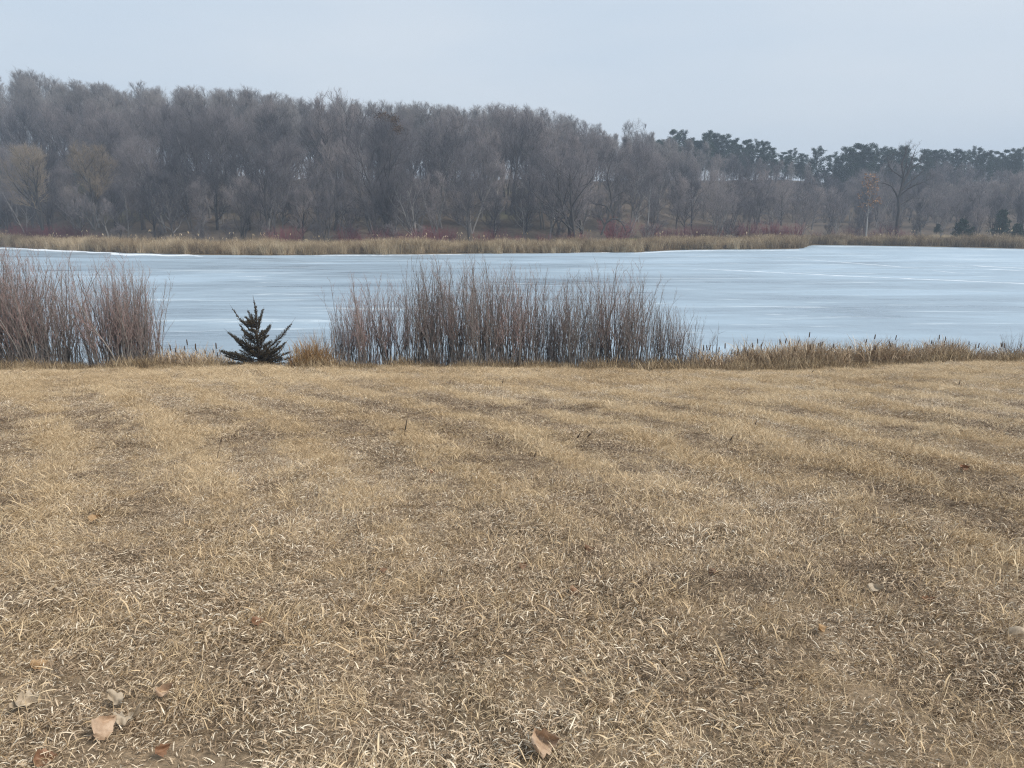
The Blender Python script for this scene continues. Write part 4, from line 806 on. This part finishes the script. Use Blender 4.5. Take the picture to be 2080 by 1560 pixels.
ML = {'pale': leaf_mat('pale_tan_leaf', (.36, .24, .155), (.52, .38, .265)), 'white': leaf_mat('bleached_leaf', (.33, .26, .185), (.50, .41, .30)), 'rust': leaf_mat('rust_leaf', (.17, .09, .052), (.30, .17, .10)), 'brown': leaf_mat('brown_leaf', (.13, .075, .045), (.26, .15, .09)), 'gold': leaf_mat('golden_leaf', (.30, .185, .09), (.43, .29, .16))}
def fallen(px, py, w_px, kind, label, tilt, rz, curl=.5, fold=.35, lobes=0., seed=0, asp=.7):
    p0 = hit(px, py); d = math.dist(p0, (0, 0, CAMZ)); Lm = w_px/F*d*1.1
    me = leaf_mesh(ML[kind], lobes, curl, fold, Lm, Lm*asp, seed); w = thing('fallen_leaf', label, 'leaf', (p0[0], p0[1], p0[2]+(.036 if kind in ('pale', 'white') else .024)+.2*Lm*abs(math.sin(tilt))))
    b = link('leaf_blade', me, w); b.rotation_euler = (tilt, 0, rz)
    st_ = np.array([[(-Lm*.5, 0, curl*Lm*.4), (-Lm*.65, .004, curl*Lm*.5), (-Lm*.8, .01, curl*Lm*.55), (-Lm*.92, .012, curl*Lm*.5)]]); m = MB(); m.tubes(st_, np.array([[.0016, .0014, .0012, .001]]), 4, [.4]); c = link('leaf_stalk', m.mesh('leaf_stalk', M_weed), w); c.rotation_euler = (tilt, 0, rz)
for a in [(212, 1500, 42, 'pale', 'peach-tan leaf with a rounded top standing on edge in the grass', 1.0, 1.3, .3, .2, 0, 1, .85), (1104, 1532, 46, 'pale', 'large pale tan leaf with a folded-over upper edge', .9, .3, .9, .3, .1, 2, .9), (62, 1446, 36, 'white', 'ragged bleached leaf lying flat by a tiny pale scrap', .3, .4, .6, .4, .25, 3, .7),
          (34, 1452, 18, 'white', 'tiny pale leaf scrap beside the ragged bleached leaf', .4, 1.2, .4, .3, 0, 4, .7), (92, 1364, 34, 'gold', 'golden-tan leaf half hidden under arching blades', .5, .5, .5, .4, .1, 5, .5), (248, 1440, 36, 'white', 'bleached narrow leaf with a twisted tip', .4, -.3, .8, .3, .2, 6, .45), (262, 1478, 36, 'white', 'crumpled whitish leaf beside the peach-tan one', .2, .6, .9, .5, .3, 7, .7),
          (333, 1424, 26, 'pale', 'pinkish-tan curled leaf with a rusty edge', .6, .8, 1., .4, 0, 8, .8), (330, 1540, 26, 'rust', 'rusty red leaf tucked between stems', .9, 1.1, .6, .3, .1, 9, .7), (96, 1556, 30, 'rust', 'reddish-tan leaf lying apart under the coarse grass', .7, .4, .4, .3, 0, 10, .8), (525, 1274, 22, 'rust', 'small orange leaf alone among grey blades', .6, .5, .6, .4, .1, 11, .7),
          (1168, 1212, 22, 'rust', 'orange-brown rounded leaf in open grass', .7, .2, .7, .4, 0, 12, .9), (1060, 1160, 20, 'brown', 'dull brown leaf folded like a tent', .6, .9, .6, .7, 0, 13, .7), (1776, 1210, 24, 'white', 'whitish leaf beside the dark matted hollow', .5, -.4, .5, .3, 0, 14, .8), (1882, 1229, 22, 'rust', 'deep red-brown pointed leaf below the dark hollow', .5, .1, .5, .4, .2, 15, .5),
          (2066, 1292, 32, 'white', 'humped whitish leaf with its edges turned down', .2, .2, -.9, -.3, .1, 16, .75), (1668, 1288, 18, 'gold', 'small orange-gold leaf deep in the blades', .6, .4, .5, .4, 0, 17, .8), (1198, 1125, 22, 'brown', 'dark brown crumpled leaf near the centre of the field', .4, .2, .9, .5, .2, 18, .6), (780, 1166, 18, 'brown', 'small dim brown leaf sunk in the grass', .4, .7, .6, .4, .1, 19, .6),
          (194, 1062, 20, 'gold', 'tan leaf beside a grey withered weed', .7, .3, .6, .4, 0, 20, .7), (1957, 958, 16, 'rust', 'rust-coloured leaf far out on the rise', .8, .2, .5, .3, 0, 21, .7), (1450, 1168, 20, 'brown', 'brown leaf roofing a dark hollow in the grass', .3, -.3, -.6, .3, .1, 22, .6), (876, 965, 12, 'rust', 'tiny reddish leaf in the mid-field', .6, .2, .5, .3, 0, 23, .7)]: fallen(*a)

# ------------------------------------------------------------------ snow and ridges on the ice
def strip(name, pts, wid, label, th=.03, seed=0, cat='snow', n=70):
    pts = np.array([ice_at(*p) for p in pts]); t = np.linspace(0, len(pts)-1, n); x_ = np.interp(t, range(len(pts)), pts[:, 0]); y_ = np.interp(t, range(len(pts)), pts[:, 1])
    w = wid*(.55+.45*vnoise(t*3+seed, t*0, 40+seed))*(np.clip(np.minimum(np.arange(n), n-1-np.arange(n))/5., 0, 1)+.02)
    jit = wid*.5*vnoise(t*2.3, t*0, 60+seed)
    V = []; m = 5
    for i in range(n):
        for j, (f, h) in enumerate([(-1, -.01), (-.55, .8), (0, 1), (.55, .8), (1, -.01)]): V.append((x_[i], y_[i]+jit[i]+f*w[i], ICE+th*h*(.6+.4*math.sin(i*1.7+seed))+.002))
    q = np.arange(n*m).reshape(n, m); Q = np.stack([q[:-1, :-1], q[1:, :-1], q[1:, 1:], q[:-1, 1:]], -1).reshape(-1, 4)
    return tag(link(name, mesh_of(name, V, Q, None, (M_snow,))), label, cat)
strip('snow_drift', [(-120, 503), (0, 504), (60, 506), (130, 511), (200, 513), (260, 516), (330, 518.5), (420, 520)], 2.4, 'white snow drift along the reed edge in front of the tan willows', .06, 1)
strip('snow_drift', [(640, 520), (720, 519), (800, 518.6), (900, 517), (940, 516.8)], .5, 'thin snow line against the reeds in front of the many-stemmed tree', .04, 2)
strip('snow_drift', [(1165, 514), (1200, 513.8), (1240, 513.6)], .4, 'small snow scrap against the reeds by the slanting tree', .04, 3)
strip('snow_drift', [(1280, 514.5), (1380, 510), (1460, 508), (1560, 509), (1640, 508)], .8, 'snow edge around the reed point', .03, 4)
strip('snow_drift', [(1655, 500), (1760, 501.5), (1900, 504.5), (2080, 508.5), (2200, 511)], .7, 'snow edge along the reeds before the great oak', .03, 5)
strip('ice_ridge', [(1412, 546), (1500, 550), (1620, 556), (1750, 562), (1900, 568.5), (2080, 576), (2250, 583)], .22, 'long straight white pressure line across the lake ice', .025, 6, 'ice')
strip('ice_ridge', [(1560, 518), (1650, 528), (1750, 536), (1830, 542), (1900, 550), (1960, 556)], .8, 'curved white band fanning from the reed point', .012, 7, 'ice')
strip('ice_ridge', [(1780, 520), (1880, 530), (1980, 540), (2080, 545), (2200, 551)], .9, 'broad white band of ice before the great oak', .012, 8, 'ice')
strip('ice_ridge', [(1900, 538), (1990, 546), (2080, 550), (2200, 556)], .35, 'narrow white line below the broad white band', .012, 9, 'ice')
strip('ice_ridge', [(480, 561), (520, 561.5), (545, 560.5)], .12, 'short bright white scratch on the ice beyond the cedar', .012, 10, 'ice')
strip('ice_ridge', [(870, 530), (960, 530.5), (1010, 530)], .15, 'thin white line on the ice behind the broad thicket', .012, 11, 'ice')
# old snow on the wooded slope
def patch(px, py, Y, rx_, ry_, label, seed=0):
    p0 = at(px, py, Y); V = []; nr, na_ = 5, 22
    for i in range(nr+1):
        for j in range(na_):
            a = j*2*math.pi/na_; rr = (i/nr)*(1+.35*math.sin(3*a+seed)+.2*math.sin(5*a+2*seed)); x_ = p0[0]+rx_*rr*math.cos(a); y_ = Y+ry_*rr*math.sin(a); V.append((x_, y_, tz(x_, y_)+.10*(1-(i/nr)**2)+.03-(.06 if i == nr else 0)))
    q = np.arange((nr+1)*na_).reshape(nr+1, na_); qn = np.roll(q, -1, 1); Q = np.stack([q[:-1], q[1:], qn[1:], qn[:-1]], -1).reshape(-1, 4)
    return tag(link('snow_patch', mesh_of('snow_patch', V, Q, None, (M_snow,))), label, 'snow')
def slope_hit(px, py):
    lo_ = 80.
    while lo_ < 260:
        p0 = at(px, py, lo_)
        if p0[2] < tz(p0[0], lo_): return lo_
        lo_ += .5
    return 160.
for px, py, a, b, lb in [(300, 367, 2.2, 1.6, 'long remnant of old snow high on the slope among the trees'), (335, 366, 1.0, .9, 'small remnant of old snow beside the long one on the slope'), (535, 352, 1.3, 1.2, 'scrap of old snow on the slope behind the grey four-trunked tree')]: patch(px, py, slope_hit(px, py), a, b, lb, px)

# ------------------------------------------------------------------ air
hm = bpy.data.materials.new('haze'); hm.use_nodes = True; ht = hm.node_tree; ht.nodes.clear()
ho = ht.nodes.new('ShaderNodeOutputMaterial'); hv = ht.nodes.new('ShaderNodeVolumePrincipled'); ht.links.new(hv.outputs[0], ho.inputs['Volume'])
hv.inputs['Color'].default_value = (.70, .83, 1, 1); hv.inputs['Density'].default_value = .00115; hv.inputs['Anisotropy'].default_value = .1
x0, x1, y0, y1, z0, z1 = -402, 402, -122, 482, -8, 46
hb = mesh_of('haze', [(x0, y0, z0), (x1, y0, z0), (x1, y1, z0), (x0, y1, z0), (x0, y0, z1), (x1, y0, z1), (x1, y1, z1), (x0, y1, z1)], [(3, 2, 1, 0), (4, 5, 6, 7), (0, 1, 5, 4), (1, 2, 6, 5), (2, 3, 7, 6), (3, 0, 4, 7)], None, (hm,), smooth=False)
haze = link('haze', hb); tag(haze, kind='stuff')
haze['label'] = 'thin grey-blue winter haze over the lake and wood'
